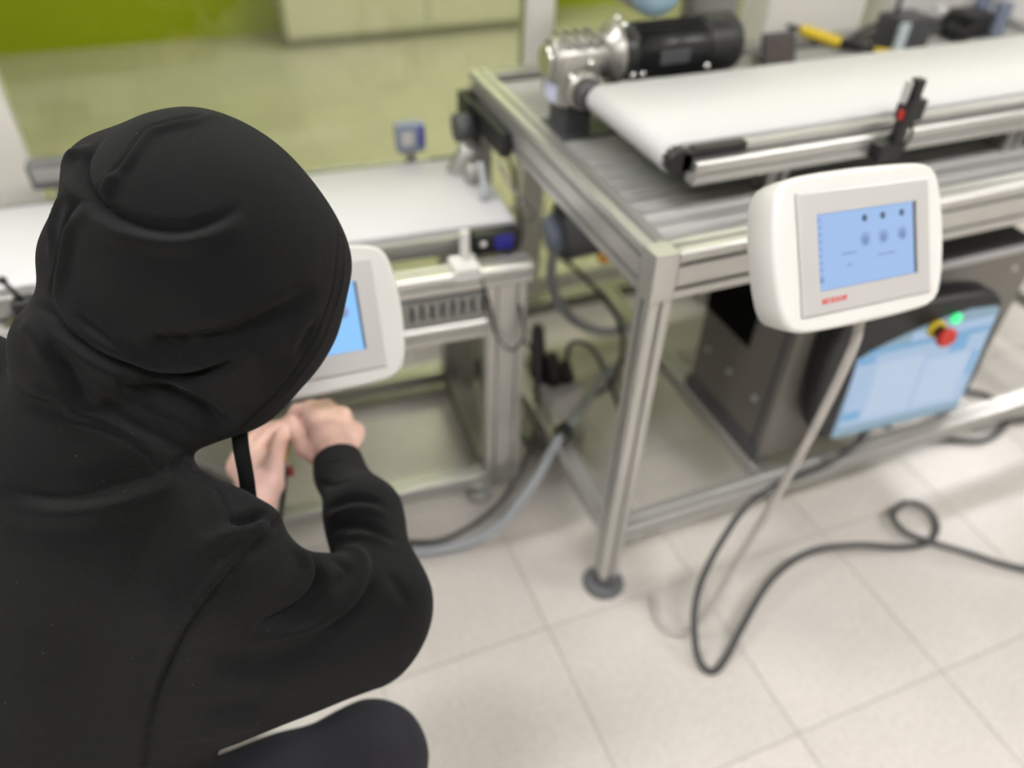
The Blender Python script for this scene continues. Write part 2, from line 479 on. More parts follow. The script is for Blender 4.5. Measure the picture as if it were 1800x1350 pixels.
for (x, y) in ((-0.105, -0.095), (-0.05, 0.30), (-1.55, -0.075), (-1.55, 0.30)):
    MB().cyl((x, y, 0.0), (x, y, 0.016), 0.03, 24, 0.024).cyl((x, y, 0.015), (x, y, 0.03), 0.008, 10).build('foot', FOOT if x > -0.06 or y > 0 else ALU_D, cv)
profile('floor_rail', (LB, -0.075, 0.045), (-0.09, -0.075, 0.045), cv)
profile('floor_rail', (LB, 0.30, 0.045), (-0.09, 0.30, 0.045), cv, m=ALU_D)
profile('floor_rail', (-0.07, -0.055, 0.045), (-0.07, 0.28, 0.045), cv, m=ALU_D)
profile('floor_rail', (-1.55, -0.055, 0.045), (-1.55, 0.28, 0.045), cv, m=ALU_D)

# white sensor bracket on the near rail
br = thing('sensor_bracket', 'small white upright sensor bracket clamped to the low conveyor rail', 'bracket', matrix=CR)
MB().box((-0.128, -0.062, 0.612), (-0.112, -0.050, 0.668), 0.002).build('upright', WHITE, br)
MB().box((-0.150, -0.097, 0.586), (-0.100, -0.045, 0.614), 0.003).build('clamp', WHITE, br)
MB().tube([(-0.10, -0.09, 0.59), (-0.085, -0.105, 0.53), (-0.075, -0.11, 0.47), (-0.045, -0.118, 0.43), (-0.02, -0.118, 0.46), (-0.025, -0.10, 0.52)], 0.003, 6).build('cable', BLKCAB, br)

# sensor on the far side of the low conveyor
sn = thing('photo_sensor', 'small blue grey sensor box on a stem at the far belt edge', 'sensor', matrix=CR)
MB().box((-0.165, 0.315, 0.655), (-0.105, 0.345, 0.715), 0.004).build('body', BLUEG, sn)
MB().box((-0.155, 0.311, 0.672), (-0.130, 0.316, 0.700), 0.001).build('window', SILVER, sn)
MB().box((-0.118, 0.312, 0.668), (-0.106, 0.316, 0.712), 0.001).build('blue_strip', BLUEPL, sn)
MB().box((-0.145, 0.322, 0.615), (-0.125, 0.345, 0.657), 0.002).build('stem', ALU_D, sn)
gb = thing('sensor_housing', 'flat grey sensor housing by the white post at far left', 'sensor', matrix=CR)
MB().box((-0.865, 0.325, 0.655), (-0.765, 0.365, 0.705), 0.006).build('body', mat('mid grey sensor case', (0.14, 0.14, 0.145), 0.5, noise=0.05), gb)
MB().box((-0.855, 0.321, 0.672), (-0.775, 0.326, 0.697), 0.001).build('front_plate', ROBGREY, gb)
MB().box((-0.83, 0.335, 0.620), (-0.80, 0.36, 0.657), 0.002).build('stem', ALU_D, gb)
cl = thing('clamp_lever', 'small black clamp lever on the belt edge at far left', 'clamp', matrix=CR)
MB().box((-0.855, -0.05, 0.604), (-0.825, -0.02, 0.642), 0.003).build('block', BLACK, cl)
MB().cyl((-0.84, -0.035, 0.64), (-0.855, -0.03, 0.675), 0.004, 10).sphere((-0.855, -0.03, 0.676), 0.007, 10).build('lever', BLACK, cl)

# ================================================================== control panels
def panel_matrix(c, X=(0.9946, 0.0596, -0.0855), U=(0.0429, 0.5131, 0.8572)):
    X = Vector(X).normalized(); U = Vector(U); U = (U - X * U.dot(X)).normalized(); N = X.cross(U)
    return Matrix(((X.x, U.x, N.x, c[0]), (X.y, U.y, N.y, c[1]), (X.z, U.z, N.z, c[2]), (0, 0, 0, 1)))
def bulged_outline(hw, hh, bx, by, rad, n=14):
    pts = []
    def side(a, b, nrm, bulge):
        for k in range(n):
            t = k / n
            p = Vector(a).lerp(Vector(b), t) + Vector(nrm) * (bulge * 4 * t * (1 - t))
            pts.append(p)
    side((-hw, -hh), (hw, -hh), (0, -1), by)
    side((hw, -hh), (hw, hh), (1, 0), bx)
    side((hw, hh), (-hw, hh), (0, 1), by)
    side((-hw, hh), (-hw, -hh), (-1, 0), bx)
    for _ in range(rad):
        q = []
        m = len(pts)
        for i in range(m):
            q.append(pts[i - 1] * 0.25 + pts[i] * 0.5 + pts[(i + 1) % m] * 0.25)
        pts = q
    return pts
def loft(outline, layers):
    """layers: (z, inset) - the outline shrunk towards its middle"""
    rings = []
    for z, ins in layers:
        r = []
        for p in outline:
            l = p.length
            r.append(Vector((p.x * (1 - ins / abs(l)), p.y * (1 - ins / abs(l)), z)))
        rings.append(r)
    m = MB().rings(rings)
    return m
def rect_frame(m, x0, y0, x1, y1, wd, z0, z1):
    m.box((x0, y0, z0), (x1, y0 + wd, z1)); m.box((x0, y1 - wd, z0), (x1, y1, z1))
    m.box((x0, y0 + wd, z0), (x0 + wd, y1 - wd, z1)); m.box((x1 - wd, y0 + wd, z0), (x1, y1 - wd, z1))
    return m
def letters(text, size, m, parent, name, x, y, z, bold=0.0):
    cu = bpy.data.curves.new(name, 'FONT'); cu.body = text; cu.size = size; cu.offset = bold; cu.extrude = 0.0002
    t = bpy.data.objects.new(name, cu)
    me = bpy.data.meshes.new_from_object(t)
    bpy.data.objects.remove(t); bpy.data.curves.remove(cu)
    o = bpy.data.objects.new(name, me); C.objects.link(o)
    me.materials.append(m)
    o.parent = parent; o.location = (x, y, z)
    return o
def control_panel(c, label, screen, arm_to):
    t = thing('control_panel', label, 'control panel', matrix=panel_matrix(c), group='tilted operator panels')
    ol = bulged_outline(0.129, 0.0885, 0.012, 0.0035, 3)
    loft(ol, [(-0.055, 0.020), (-0.052, 0.012), (-0.045, 0.006), (-0.020, 0.001), (-0.001, -0.001), (0.004, 0.001), (0.0065, 0.005)]).build('housing', WHITE, t)
    bz = MB()
    # frame of the bezel: a shallow sloping tray around the screen
    o = [(-0.1075, -0.071), (0.1075, -0.071), (0.1075, 0.071), (-0.1075, 0.071)]
    i1 = [(-0.1055, -0.069), (0.1055, -0.069), (0.1055, 0.069), (-0.1055, 0.069)]
    i2 = [(-0.081, -0.0435), (0.084, -0.0435), (0.084, 0.0455), (-0.081, 0.0455)]
    R4 = [[Vector((*p, 0.004)) for p in o], [Vector((*p, 0.0095)) for p in o], [Vector((*p, 0.0115)) for p in i1], [Vector((*p, 0.0115)) for p in i2], [Vector((*p, 0.0075)) for p in i2]]
    bz.rings(R4, smooth=False, cap=False)
    be = bz.build('bezel', SILVER, t)
    s = MB().box((-0.0805, -0.043, 0.0065), (0.0835, 0.045, 0.0085)).build('screen', screen, t)
    sx = MB().box((0.081, -0.042, 0.0084), (0.0832, 0.0445, 0.0092)).build('screen_edge', DGREY, s)
    for k, x in enumerate((-0.002, 0.0286, 0.0612)):
        m = MB().cyl((x, 0.0335, 0.0085), (x, 0.0335, 0.0089), 0.0042, 14)
        m.build('indicator_dot', SCR_DOT, s)
        MB().cyl((x, 0.0085, 0.0085), (x, 0.0085, 0.0088), 0.0085, 20).build('dial_icon', SCR_SOFT, s)
        MB().cyl((x, 0.0070, 0.0088), (x, 0.0070, 0.0091), 0.0045, 14).build('dial_icon', SCR_MID, s)
    for (x, y, wd) in ((-0.041, -0.006, 0.024), (-0.034, -0.020, 0.010), (0.018, -0.014, 0.030)):
        MB().box((x, y, 0.0085), (x + wd, y + 0.003, 0.0088)).build('text_line', SCR_SOFT, s)
    for k in range(9):
        MB().box((-0.078, 0.036 - k * 0.0082, 0.0085), (-0.0715, 0.0405 - k * 0.0082, 0.0088)).build('menu_icon', SCR_SOFT, s)
    MB().box((-0.078, -0.034, 0.0085), (-0.0715, -0.0295, 0.0088)).build('menu_icon', SCR_MID, s)
    letters('BECKHOFF', 0.0082, REDINK, be, 'lettering', -0.079, -0.0585, 0.0117, 0.0002)
    # support arm behind, from the housing to the machine
    inv = panel_matrix(c).inverted()
    a = Vector((0, 0, -0.058)); e = inv @ Vector(arm_to)
    mid = inv @ (Vector((panel_matrix(c) @ a).to_tuple()) * 0.3 + Vector(arm_to) * 0.7 + Vector((0, 0, -0.01)))
    MB().cyl((0, 0, -0.075), (0, 0, -0.058), 0.03, 20).tube([a, mid, e], 0.016, 12).build('support_arm', ALU_D, t)
    return t
hmi = control_panel((0.702, 0.590, 0.884), 'white operator panel with pale blue screen, hung before the roller table', SCREEN_A, (0.74, 0.772, 0.76))
hml = control_panel((0.045, 0.815, 0.770), 'white operator panel with azure screen, half hidden behind the black hood', SCREEN_L, (0.08, 1.095, 0.60))

# ================================================================== roller table on the right
TX1 = 2.05
TYF, TYB = 0.785, 1.535
tbl = thing('roller_table', 'tall aluminium profile table with a grey slatted top, on the right', 'table', (0.555, 0.785, 0))
profile('top_rail', (0.575, TYF, 0.76), (TX1, TYF, 0.76), tbl, P4080)
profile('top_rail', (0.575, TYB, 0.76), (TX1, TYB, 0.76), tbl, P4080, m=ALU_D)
profile('top_rail', (0.555, TYF + .02, 0.76), (0.555, TYB + .02, 0.76), tbl, P4080)
profile('top_rail', (TX1 - .02, TYF + .02, 0.76), (TX1 - .02, TYB + .02, 0.76), tbl, P4080)
for (x, y) in ((0.555, TYF), (0.555, TYB), (TX1 - .02, TYF), (TX1 - .02, TYB)):
    MB().prism(P40, (x, y, 0.045), (x, y, 0.72), (0, 1, 0)).build('leg', ALU, tbl)
    MB().box((x - .02, y - .02, 0.72), (x + .02, y + .02, 0.8005), 0.003).build('corner_cap', ALU, tbl) if y == TYF else None
    f = MB().cyl((x, y, 0.0), (x, y, 0.014), 0.044, 28, 0.039, bev=0.002).cyl((x, y, 0.014), (x, y, 0.03), 0.02, 16, 0.012).build('foot', FOOT, tbl)
    MB().cyl((x, y, 0.025), (x, y, 0.046), 0.007, 12).build('spindle', STEEL, f)
profile('lower_rail', (0.575, TYF, 0.172), (TX1, TYF, 0.172), tbl)
profile('lower_rail', (0.575, TYB, 0.172), (TX1, TYB, 0.172), tbl, m=ALU_D)
profile('lower_rail', (0.555, TYF + .02, 0.172), (0.555, TYB - .02, 0.172), tbl)
profile('lower_rail', (TX1 - .02, TYF + .02, 0.172), (TX1 - .02, TYB - .02, 0.172), tbl)
profile('lower_rail', (1.47, TYF + .02, 0.172), (1.47, TYB - .02, 0.172), tbl)
profile('lower_rail', (0.92, TYF + .02, 0.172), (0.92, TYB - .02, 0.172), tbl)
MB().box((0.62, TYF - .012, 0.136), (0.66, TYF + .012, 0.152), 0.002).build('clip', BLACK, tbl)
SL = tslot(0.037, 0.018, slot=0.006, deep=0.006, c=0.004)
n = 0
y = TYF + 0.04
while y < TYB - 0.03:
    MB().prism(SL, (0.582, y, 0.778), (TX1 - .045, y, 0.778)).build('slat', SLAT, tbl)
    MB().box((0.5765, y - 0.008, 0.772), (0.582, y + 0.008, 0.790), 0.001).build('slat_end', DGREY, tbl)
    y += 0.041
# bracket with drive under the far left corner
bk = thing('drive_bracket', 'black drive bracket under the far corner of the slatted table', 'bracket', (0.52, 1.5, 0.6))
MB().box((0.512, 1.30, 0.715), (0.534, 1.545, 0.765), 0.006).box((0.505, 1.47, 0.64), (0.534, 1.55, 0.765), 0.006).build('plate', BLACK, bk)
MB().cyl((0.47, 1.46, 0.72), (0.503, 1.46, 0.72), 0.028, 20).build('pulley', DGREY, bk)
MB().cyl((0.455, 1.43, 0.62), (0.49, 1.41, 0.70), 0.024, 18, bev=0.004).build('motor_can', ALU_D, bk)
MB().cyl((0.462, 1.37, 0.66), (0.50, 1.37, 0.66), 0.022, 18).build('pulley', ROBGREY, bk)
MB().tube([(0.48, 1.33, 0.70), (0.47, 1.28, 0.66), (0.46, 1.30, 0.62), (0.47, 1.35, 0.60)], 0.007, 8).build('hose', GREYCAB, bk)

# ------------------------------------------------------------------ upper belt conveyor
uc = thing('upper_belt_conveyor', 'white belt conveyor raised on top of the roller table', 'conveyor', (0.62, 0.9, 0.787))
UX0, UX1 = 0.622, 2.0
b = stadium(UX0, UX1, 0.892, 1.137, 0.878, 0.023, 14).build('belt', BELT, uc); flat_caps(b)
MB().cyl((UX0, 0.872, 0.878), (UX0, 0.8915, 0.878), 0.0205, 24, bev=0.002).box((0.622, 0.872, 0.862), (0.644, 0.8915, 0.8935), 0.003).build('bearing_block', BLACK, uc)
MB().box((0.644, 0.874, 0.8815), (0.735, 0.8915, 0.8955), 0.002).build('bearing_block', BLACK, uc)
for k in range(7):
    t = math.pi * (0.5 + k / 6)
    MB().sphere((UX0 + 0.0205 * math.cos(t), 0.8895, 0.878 + 0.0205 * math.sin(t)), 0.0022, 8).build('roller_pin', STEEL, uc)
RS = tslot(0.024, 0.036, slot=0.006, deep=0.005)
profile('side_rail', (0.642, 0.872, 0.862), (UX1, 0.872, 0.862), uc, RS)
MB().box((0.735, 0.8765, 0.8815), (UX1, 0.8905, 0.894), 0.001).build('bed_strip', ALU, uc)
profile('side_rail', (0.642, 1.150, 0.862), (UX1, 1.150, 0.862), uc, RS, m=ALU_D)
for x in (0.83, 1.35, 1.85):
    for yy in (0.915, 1.11):
        MB().prism(P40, (x, yy, 0.7875), (x, yy, 0.844), (0, 1, 0)).build('support_post', ALU, uc)
    MB().box((x - .028, 0.905, 0.835), (x - .021, 1.12, 0.855), 0.001).build('support_plate', BLUEG, uc)

# ------------------------------------------------------------------ gear motor
MZ, MY = 0.915, 1.235
MDX = -0.036
mo = thing('gear_motor', 'black finned electric motor with silver gearbox behind the raised belt', 'motor', (0.8, MY, 0.79))
mb = MB()
X = Vector((1, 0, 0)); Y = Vector((0, 1, 0)); Z = Vector((0, 0, 1))
mb.lathe([(0.0, 0.044), (0.004, 0.047), (0.028, 0.047), (0.030, 0.043), (0.165, 0.043), (0.167, 0.047), (0.172, 0.047)], Vector((0.735, MY, MZ)), X, Y, Z, 32)
body = mb.build('body', MOTORB, mo)
for k in range(28):
    t = 2 * math.pi * k / 28
    c, s = math.cos(t), math.sin(t)
    e1 = Vector((0, c, s)); e2 = Vector((0, -s, c))
    m = MB()
    vs = []
    for x in (0.766, 0.900):
        for (r, o) in ((0.042, -0.0012), (0.042, 0.0012), (0.0485, 0.0008), (0.0485, -0.0008)):
            vs.append(Vector((x, MY, MZ)) + e1 * r + e2 * o)
    m.add(vs, [(0, 1, 2, 3), (7, 6, 5, 4), (0, 4, 5, 1), (1, 5, 6, 2), (2, 6, 7, 3), (3, 7, 4, 0)])
    m.build('cooling_fin', MOTORB, body)
MB().lathe([(0.0, 0.049), (0.004, 0.052), (0.060, 0.052), (0.070, 0.047), (0.073, 0.03)], Vector((0.905, MY, MZ)), X, Y, Z, 32).build('fan_cover', BLACK, mo)
MB().box((0.80, MY - 0.0495, MZ - 0.012), (0.86, MY - 0.0455, MZ + 0.012), 0.001).build('rating_plate', DGREY, mo)
MB().lathe([(0.0, 0.036), (0.012, 0.040), (0.018, 0.053), (0.026, 0.054), (0.030, 0.046)], Vector((0.705, MY, MZ)), X, Y, Z, 32).build('flange', CAST, mo)
g = MB().box((0.612, MY - 0.042, MZ - 0.072), (0.690, MY + 0.042, MZ + 0.010), 0.012)
g.cyl((0.606, MY, MZ), (0.715, MY, MZ), 0.036, 24, bev=0.004)
g.box((0.620, MY - 0.046, MZ - 0.070), (0.682, MY + 0.046, MZ - 0.05), 0.006)
for k in range(4):
    g.box((0.628 + k * 0.02, MY - 0.040, MZ + 0.028), (0.633 + k * 0.02, MY + 0.040, MZ + 0.040), 0.002)
gbx = g.build('gearbox', CAST, mo)
MB().cyl((0.650, MY - 0.042, MZ - 0.038), (0.650, MY - 0.066, MZ - 0.038), 0.034, 28, 0.031, bev=0.003).build('output_hub', CAST, gbx)
MB().cyl((0.650, MY - 0.066, MZ - 0.038), (0.650, MY - 0.090, MZ - 0.038), 0.022, 24, bev=0.003).build('shaft_cover', BLUEG if False else DGREY, gbx)
MB().cyl((0.598, MY, MZ), (0.606, MY, MZ), 0.026, 20).build('end_cap', STEEL, gbx)
MB().box((0.609, MY - 0.030, MZ - 0.066), (0.612, MY + 0.016, MZ - 0.035), 0.0005).build('label_plate', mat('pale violet label', (0.6, 0.62, 0.8), 0.5), gbx)
for (x, yy, z) in ((0.735, -0.020, 0.052), (0.745, -0.052, -0.022), (0.765, -0.052, -0.022), (0.895, -0.054, -0.020), (0.665, -0.046, 0.004), (0.628, -0.050, -0.014), (0.738, 0.01, 0.055)):
    MB().sphere((x, MY + yy, MZ + z), 0.006, 10).build('bolt', STEEL, mo)
MB().box((0.62, MY - 0.05, 0.7875), (0.95, MY + 0.05, 0.7925)).box((0.63, MY - 0.035, 0.792), (0.68, MY + 0.035, MZ - 0.07)).box((0.86, MY - 0.03, 0.792), (0.885, MY + 0.03, MZ - 0.043)).build('mounting_plate', DGREY, mo)
mo.location.x += MDX

# ------------------------------------------------------------------ robot arm behind the motor
rb = thing('robot_arm', 'grey robot arm with a light blue joint cap above the motor', 'robot', (1.02, 1.43, 0.79))
MB().cyl((1.02, 1.43, 0.7878), (1.02, 1.43, 0.80), 0.075, 28).cyl((1.02, 1.43, 0.80), (1.02, 1.43, 0.90), 0.06, 28).build('base', ROBGREY, rb)
MB().cyl((1.02, 1.43, 0.90), (1.02, 1.43, 1.03), 0.058, 28, bev=0.006).build('shoulder', ROBGREY, rb)
MB().tube([(1.02, 1.43, 0.975), (0.95, 1.46, 0.985), (0.85, 1.45, 0.985)], 0.045, 16).build('link', ROBGREY, rb)
MB().cyl((0.85, 1.37, 0.985), (0.85, 1.52, 0.985), 0.056, 28, bev=0.006).build('elbow_joint', ROBGREY, rb)
MB().lathe([(0.0, 0.056), (0.012, 0.055), (0.022, 0.048), (0.026, 0.03)], Vector((0.85, 1.372, 0.985)), Vector((0, -1, 0)), X, Z, 28).build('joint_cap', ROBCAP, rb)
MB().tube([(0.85, 1.48, 1.02), (0.88, 1.48, 1.2), (1.0, 1.47, 1.42)], 0.04, 16).build('forearm', ROBGREY, rb)
MB().cyl((1.0, 1.40, 1.44), (1.0, 1.53, 1.44), 0.045, 24, bev=0.006).build('wrist_joint', ROBGREY, rb)

# ------------------------------------------------------------------ things lying on the table behind the raised belt
tp = thing('small_display', 'small dark display standing tilted behind the raised belt', 'display', (1.2, 1.4, 0.787))
def tilt_box(m, c, size, rx=0.0, rz=0.0):
    M = Matrix.Translation(c) @ Matrix.Rotation(rz, 4, 'Z') @ Matrix.Rotation(rx, 4, 'X')
    q = MB().box([-s / 2 for s in size], [s / 2 for s in size], min(size) * 0.2)
    m.add([M @ Vector(v) for v in q.v], q.f)
    return m
tilt_box(MB(), (1.20, 1.40, 0.824), (0.085, 0.012, 0.078), -0.35, 0.02).build('case', DGREY, tp)
tilt_box(MB(), (1.20, 1.394, 0.826), (0.070, 0.004, 0.056), -0.35, 0.02).build('screen', mat('dim brown screen', (0.10, 0.08, 0.075), 0.25, noise=0.5, nscale=60), tp)
tilt_box(MB(), (1.20, 1.425, 0.800), (0.06, 0.045, 0.008), 0, 0.02).build('stand', DGREY, tp)
sk = thing('wire_stripper', 'black tool with a fat yellow handle lying behind the raised belt', 'tool', (1.42, 1.47, 0.787))
MB().cyl((1.375, 1.545, 0.816), (1.435, 1.465, 0.802), 0.013, 14, bev=0.003).build('handle', YELLOW, sk)
MB().cyl((1.435, 1.465, 0.802), (1.475, 1.40, 0.802), 0.013, 14, 0.008, bev=0.002).build('jaw', BLACK, sk)
MB().cyl((1.375, 1.545, 0.816), (1.352, 1.57, 0.818), 0.006, 10).build('end_loop', BLACK, sk)
MB().cyl((1.475, 1.40, 0.801), (1.505, 1.372, 0.800), 0.008, 12, bev=0.002).build('tip', YELLOW, sk)
ru = tag(MB().box((1.285, 1.365, 0.7875), (1.375, 1.385, 0.7955), 0.002).build('marker_strip', YELLOW), 'short yellow strip lying just behind the belt edge', 'strip')
dx = thing('device_box', 'dark grey device with a bright front plate behind the belt', 'device', (1.6, 1.42, 0.787))
MB().box((1.535, 1.40, 0.7875), (1.64, 1.48, 0.862), 0.008).build('case', DGREY, dx)
MB().box((1.530, 1.392, 0.792), (1.556, 1.402, 0.856), 0.002).build('front_plate', mat('pale blue plate', (0.62, 0.7, 0.74), 0.3, noise=0.05), dx)
MB().cyl((1.56, 1.45, 0.86), (1.56, 1.45, 0.90), 0.006, 10).build('stud', DGREY, dx)
gr = thing('gripper', 'black gripper lying with its leads on the table at far right', 'gripper', (1.85, 1.5, 0.787))
MB().box((1.79, 1.43, 0.7875), (1.87, 1.51, 0.845), 0.01).build('body', BLACK, gr)
MB().box((1.87, 1.42, 0.790), (1.91, 1.45, 0.87), 0.008).build('finger', BLUEG, gr)
MB().box((1.87, 1.48, 0.790), (1.91, 1.51, 0.87), 0.008).build('finger', BLUEG, gr)
MB().box((1.75, 1.42, 0.7875), (1.80, 1.47, 0.82), 0.008).build('plug', BLACK, gr)
MB().tube([(1.76, 1.47, 0.80), (1.66, 1.50, 0.83), (1.55, 1.505, 0.82), (1.48, 1.49, 0.795), (1.45, 1.475, 0.793)], 0.005, 8).build('lead', BLKCAB, gr)
ho = thing('air_hose', 'pale translucent hose curving up at the far right corner', 'hose', (1.95, 1.5, 0.787))
MB().tube([(1.80, 1.55, 0.818), (1.90, 1.54, 0.820), (1.97, 1.53, 0.85), (2.02, 1.53, 0.92), (2.05, 1.545, 1.05), (2.02, 1.56, 1.2)], 0.016, 10).build('hose', PALECAB, ho)
MB().cyl((1.795, 1.55, 0.821), (1.82, 1.548, 0.821), 0.02, 12).build('fitting', WHITE, ho)

# light barrier bracket clamped to the raised conveyor
sb = thing('light_barrier', 'black upright light barrier clamped to the raised belt rail', 'sensor', (1.0, 0.86, 0.85))
MB().box((0.962, 0.836, 0.846), (1.012, 0.860, 0.872), 0.004).build('clamp', BLACK, sb)
tilt_box(MB(), (1.000, 0.848, 0.888), (0.020, 0.016, 0.060), 0, 0).build('arm', BLACK, sb)
MB().box((0.990, 0.836, 0.905), (1.024, 0.862, 0.938), 0.003).build('sensor_head', BLACK, sb)
MB().box((0.994, 0.840, 0.936), (1.010, 0.856, 0.968), 0.002).build('reflector_bar', BLACK, sb)
MB().box((0.9888, 0.842, 0.908), (0.9902, 0.852, 0.922)).build('lens', RED, sb)
MB().box((0.984, 0.846, 0.932), (0.9915, 0.856, 0.965), 0.001).build('cover_strip', SILVER, sb)
MB().tube([(1.018, 0.85, 0.906), (1.024, 0.845, 0.88), (1.018, 0.846, 0.855), (1.014, 0.855, 0.836)], 0.003, 6).build('lead', BLKCAB, sb)

# ------------------------------------------------------------------ controller cabinet under the table
kb = thing('controller_cabinet', 'taupe grey steel controller cabinet standing on the lower table rails', 'cabinet', (1.17, 0.92, 0.193))
BX0, BX1, BY0, BY1, BZ0, BZ1 = 0.90, 1.46, 0.815, 1.08, 0.215, 0.615
MB().box((BX0, BY0, BZ0), (BX1, BY1, BZ1), 0.006).build('body', CABG, kb)
MB().box((BX0 - 0.003, 0.925, 0.428), (BX0 + 0.002, BY1 - 0.004, BZ1 - 0.006), 0.001).build('vent_panel', mat('matt black vent foam', (0.003, 0.003, 0.003), 0.95, spec=0.1), kb)
MB().box((BX0 - 0.004, 0.834, BZ0 + 0.002), (BX0 + 0.004, 0.842, BZ1 - 0.004), 0.001).build('side_seam', DGREY, kb)
MB().box((BX0 - 0.002, BY0 - 0.004, BZ1), (BX1 + 0.002, BY0 + 0.012, BZ1 + 0.006), 0.002).build('top_trim', SILVER, kb)
MB().box((BX0 + 0.004, BY0 + 0.012, BZ1 - 0.002), (BX1 - 0.004, BY1 - 0.004, BZ1 + 0.003)).build('top_cover', DGREY, kb)
for (x, yy) in ((BX0 + .03, BY0 + .03), (BX1 - .03, BY0 + .03), (BX0 + .03, BY1 - .03), (BX1 - .03, BY1 - .03)):
    MB().box((x - .02, yy - .02, 0.1925), (x + .02, yy + .02, BZ0 + .002), 0.003).build('foot', DGREY, kb)
MB().box((BX0 - 0.012, BY0 + 0.0, BZ0 - 0.006), (BX0 + 0.0, BY1, BZ0 + 0.028), 0.003).build('foot_rail', DGREY, kb)
for yy in (0.87, 0.96, 1.04):
    MB().cyl((BX0 - 0.004, yy, 0.34), (BX0 + 0.001, yy, 0.34), 0.006, 10).build('screw', SILVER, kb)
MB().cyl((1.40, BY0 - 0.003, 0.575), (1.40, BY0 + .001, 0.575), 0.006, 10).build('screw', SILVER, kb)

# teach pendant hanging before the cabinet
PM = panel_matrix((1.112, 0.740, 0.459), (0.9885, -0.1243, 0.0857), (-0.0807, 0.0453, 0.9957))
te = thing('teach_pendant', 'black hand-held touch terminal with lit screen and red emergency knob', 'terminal', matrix=PM)
ol = [Vector((q.x - 0.006, q.y + 0.004)) for q in bulged_outline(0.174, 0.142, 0.004, 0.010, 8)]
loft(ol, [(-0.058, 0.03), (-0.054, 0.012), (-0.04, 0.003), (-0.005, 0.0), (0.004, 0.003), (0.008, 0.010)]).build('housing', BLACK, te)
gp = [(-0.131, -0.130), (-0.125, -0.134), (0.144, -0.134), (0.149, -0.128), (0.152, 0.106), (0.145, 0.114), (0.09, 0.120), (0.04, 0.113), (-0.02, 0.098), (-0.07, 0.082), (-0.108, 0.066), (-0.118, 0.05)]
MB().prism([(-x, y) for x, y in gp], (0, 0, 0.006), (0, 0, 0.0105), (0, 1, 0)).build('glass_front', SCREEN_PD, te)
scp = MB().box((-0.122, -0.108, 0.0102), (0.144, 0.062, 0.0125)).build('screen', SCREEN_P, te)
MB().box((-0.100, 0.066, 0.0102), (0.144, 0.074, 0.0122)).build('title_bar', SCREEN_PB, scp)
MB().box((-0.02, 0.076, 0.0102), (0.146, 0.095, 0.0120)).build('menu_bar', SCREEN_P, scp)
for (x0, y0, x1, y1) in ((-0.120, 0.046, -0.085, 0.062), (0.070, 0.030, 0.105, 0.064), (-0.122, -0.090, -0.085, -0.070), (0.128, -0.04, 0.138, 0.02)):
    MB().box((x0, y0, 0.0125), (x1, y1, 0.0129)).build('screen_icon', SCREEN_PB, scp)
mtx = mat('lit pale panel', (0.02, 0.03, 0.05), 0.25, emit=(0.5, 0.62, 0.78), estr=0.88)
MB().box((-0.075, -0.095, 0.0125), (0.02, 0.04, 0.0128)).build('screen_pane', mtx, scp)
MB().box((0.03, -0.095, 0.0125), (0.12, 0.02, 0.0128)).build('screen_pane', mtx, scp)
es = MB().cyl((0.022, 0.096, 0.010), (0.022, 0.096, 0.020), 0.017, 24).build('stop_collar', YELLOW, te)
MB().cyl((0.022, 0.096, 0.020), (0.022, 0.096, 0.034), 0.012, 20).build('stop_stem', BLACK, es)
MB().cyl((0.022, 0.096, 0.034), (0.022, 0.096, 0.048), 0.019, 24, bev=0.004).build('stop_knob', RED, es)
MB().cyl((0.058, 0.110, 0.010), (0.058, 0.110, 0.018), 0.0105, 18, bev=0.002).build('power_lamp', GREENLED, te)
MB().tube([(-0.10, -0.15, -0.03), (0.0, -0.16, -0.03), (0.03, -0.15, -0.03)], 0.008, 8).cyl((0.02, -0.165, -0.045), (0.02, -0.165, -0.015), 0.014, 14, bev=0.003).build('cable_gland', BLACK, te)
MB().box((-0.08, 0.09, -0.070), (0.08, 0.14, -0.056), 0.004).build('hanger', DGREY, te)

# ------------------------------------------------------------------ mains post and hoses between the two machines
po = thing('socket_block', 'white mains socket block with black plugs on the floor between the machines', 'socket', (0.66, 1.28, 0))
MB().cyl((0.635, 1.235, 0.0), (0.635, 1.235, 0.014), 0.085, 28, 0.080, bev=0.003).cyl((0.635, 1.235, 0.014), (0.635, 1.235, 0.05), 0.035, 20).build('base', ROBGREY, po)
tilt_box(MB(), (0.640, 1.235, 0.105), (0.105, 0.085, 0.12), 0.1, 0.3).build('body', WHITE, po)
tilt_box(MB(), (0.585, 1.22, 0.09), (0.022, 0.07, 0.09), 0.1, 0.3).build('side_cover', WHITE, po)
for (x, yy, z, h) in ((0.630, 1.235, 0.165, 0.085), (0.600, 1.255, 0.165, 0.155), (0.665, 1.235, 0.165, 0.05)):
    MB().cyl((x, yy, z), (x - 0.008, yy + 0.004, z + h), 0.021, 14, 0.015, bev=0.003).build('plug', BLACK, po)
def cable(name, label, pts, r, m, seg=8, cat='cable', group=None):
    return tag(MB().tube(pts, r, seg).build(name, m), label, cat, group)
cable('mains_lead', 'black lead curling from the white socket block to the roller table', [(0.660, 1.24, 0.21), (0.68, 1.25, 0.26), (0.74, 1.25, 0.22), (0.78, 1.20, 0.12), (0.80, 1.15, 0.04), (0.86, 1.18, 0.01), (0.95, 1.3, 0.008)], 0.006, BLKCAB)
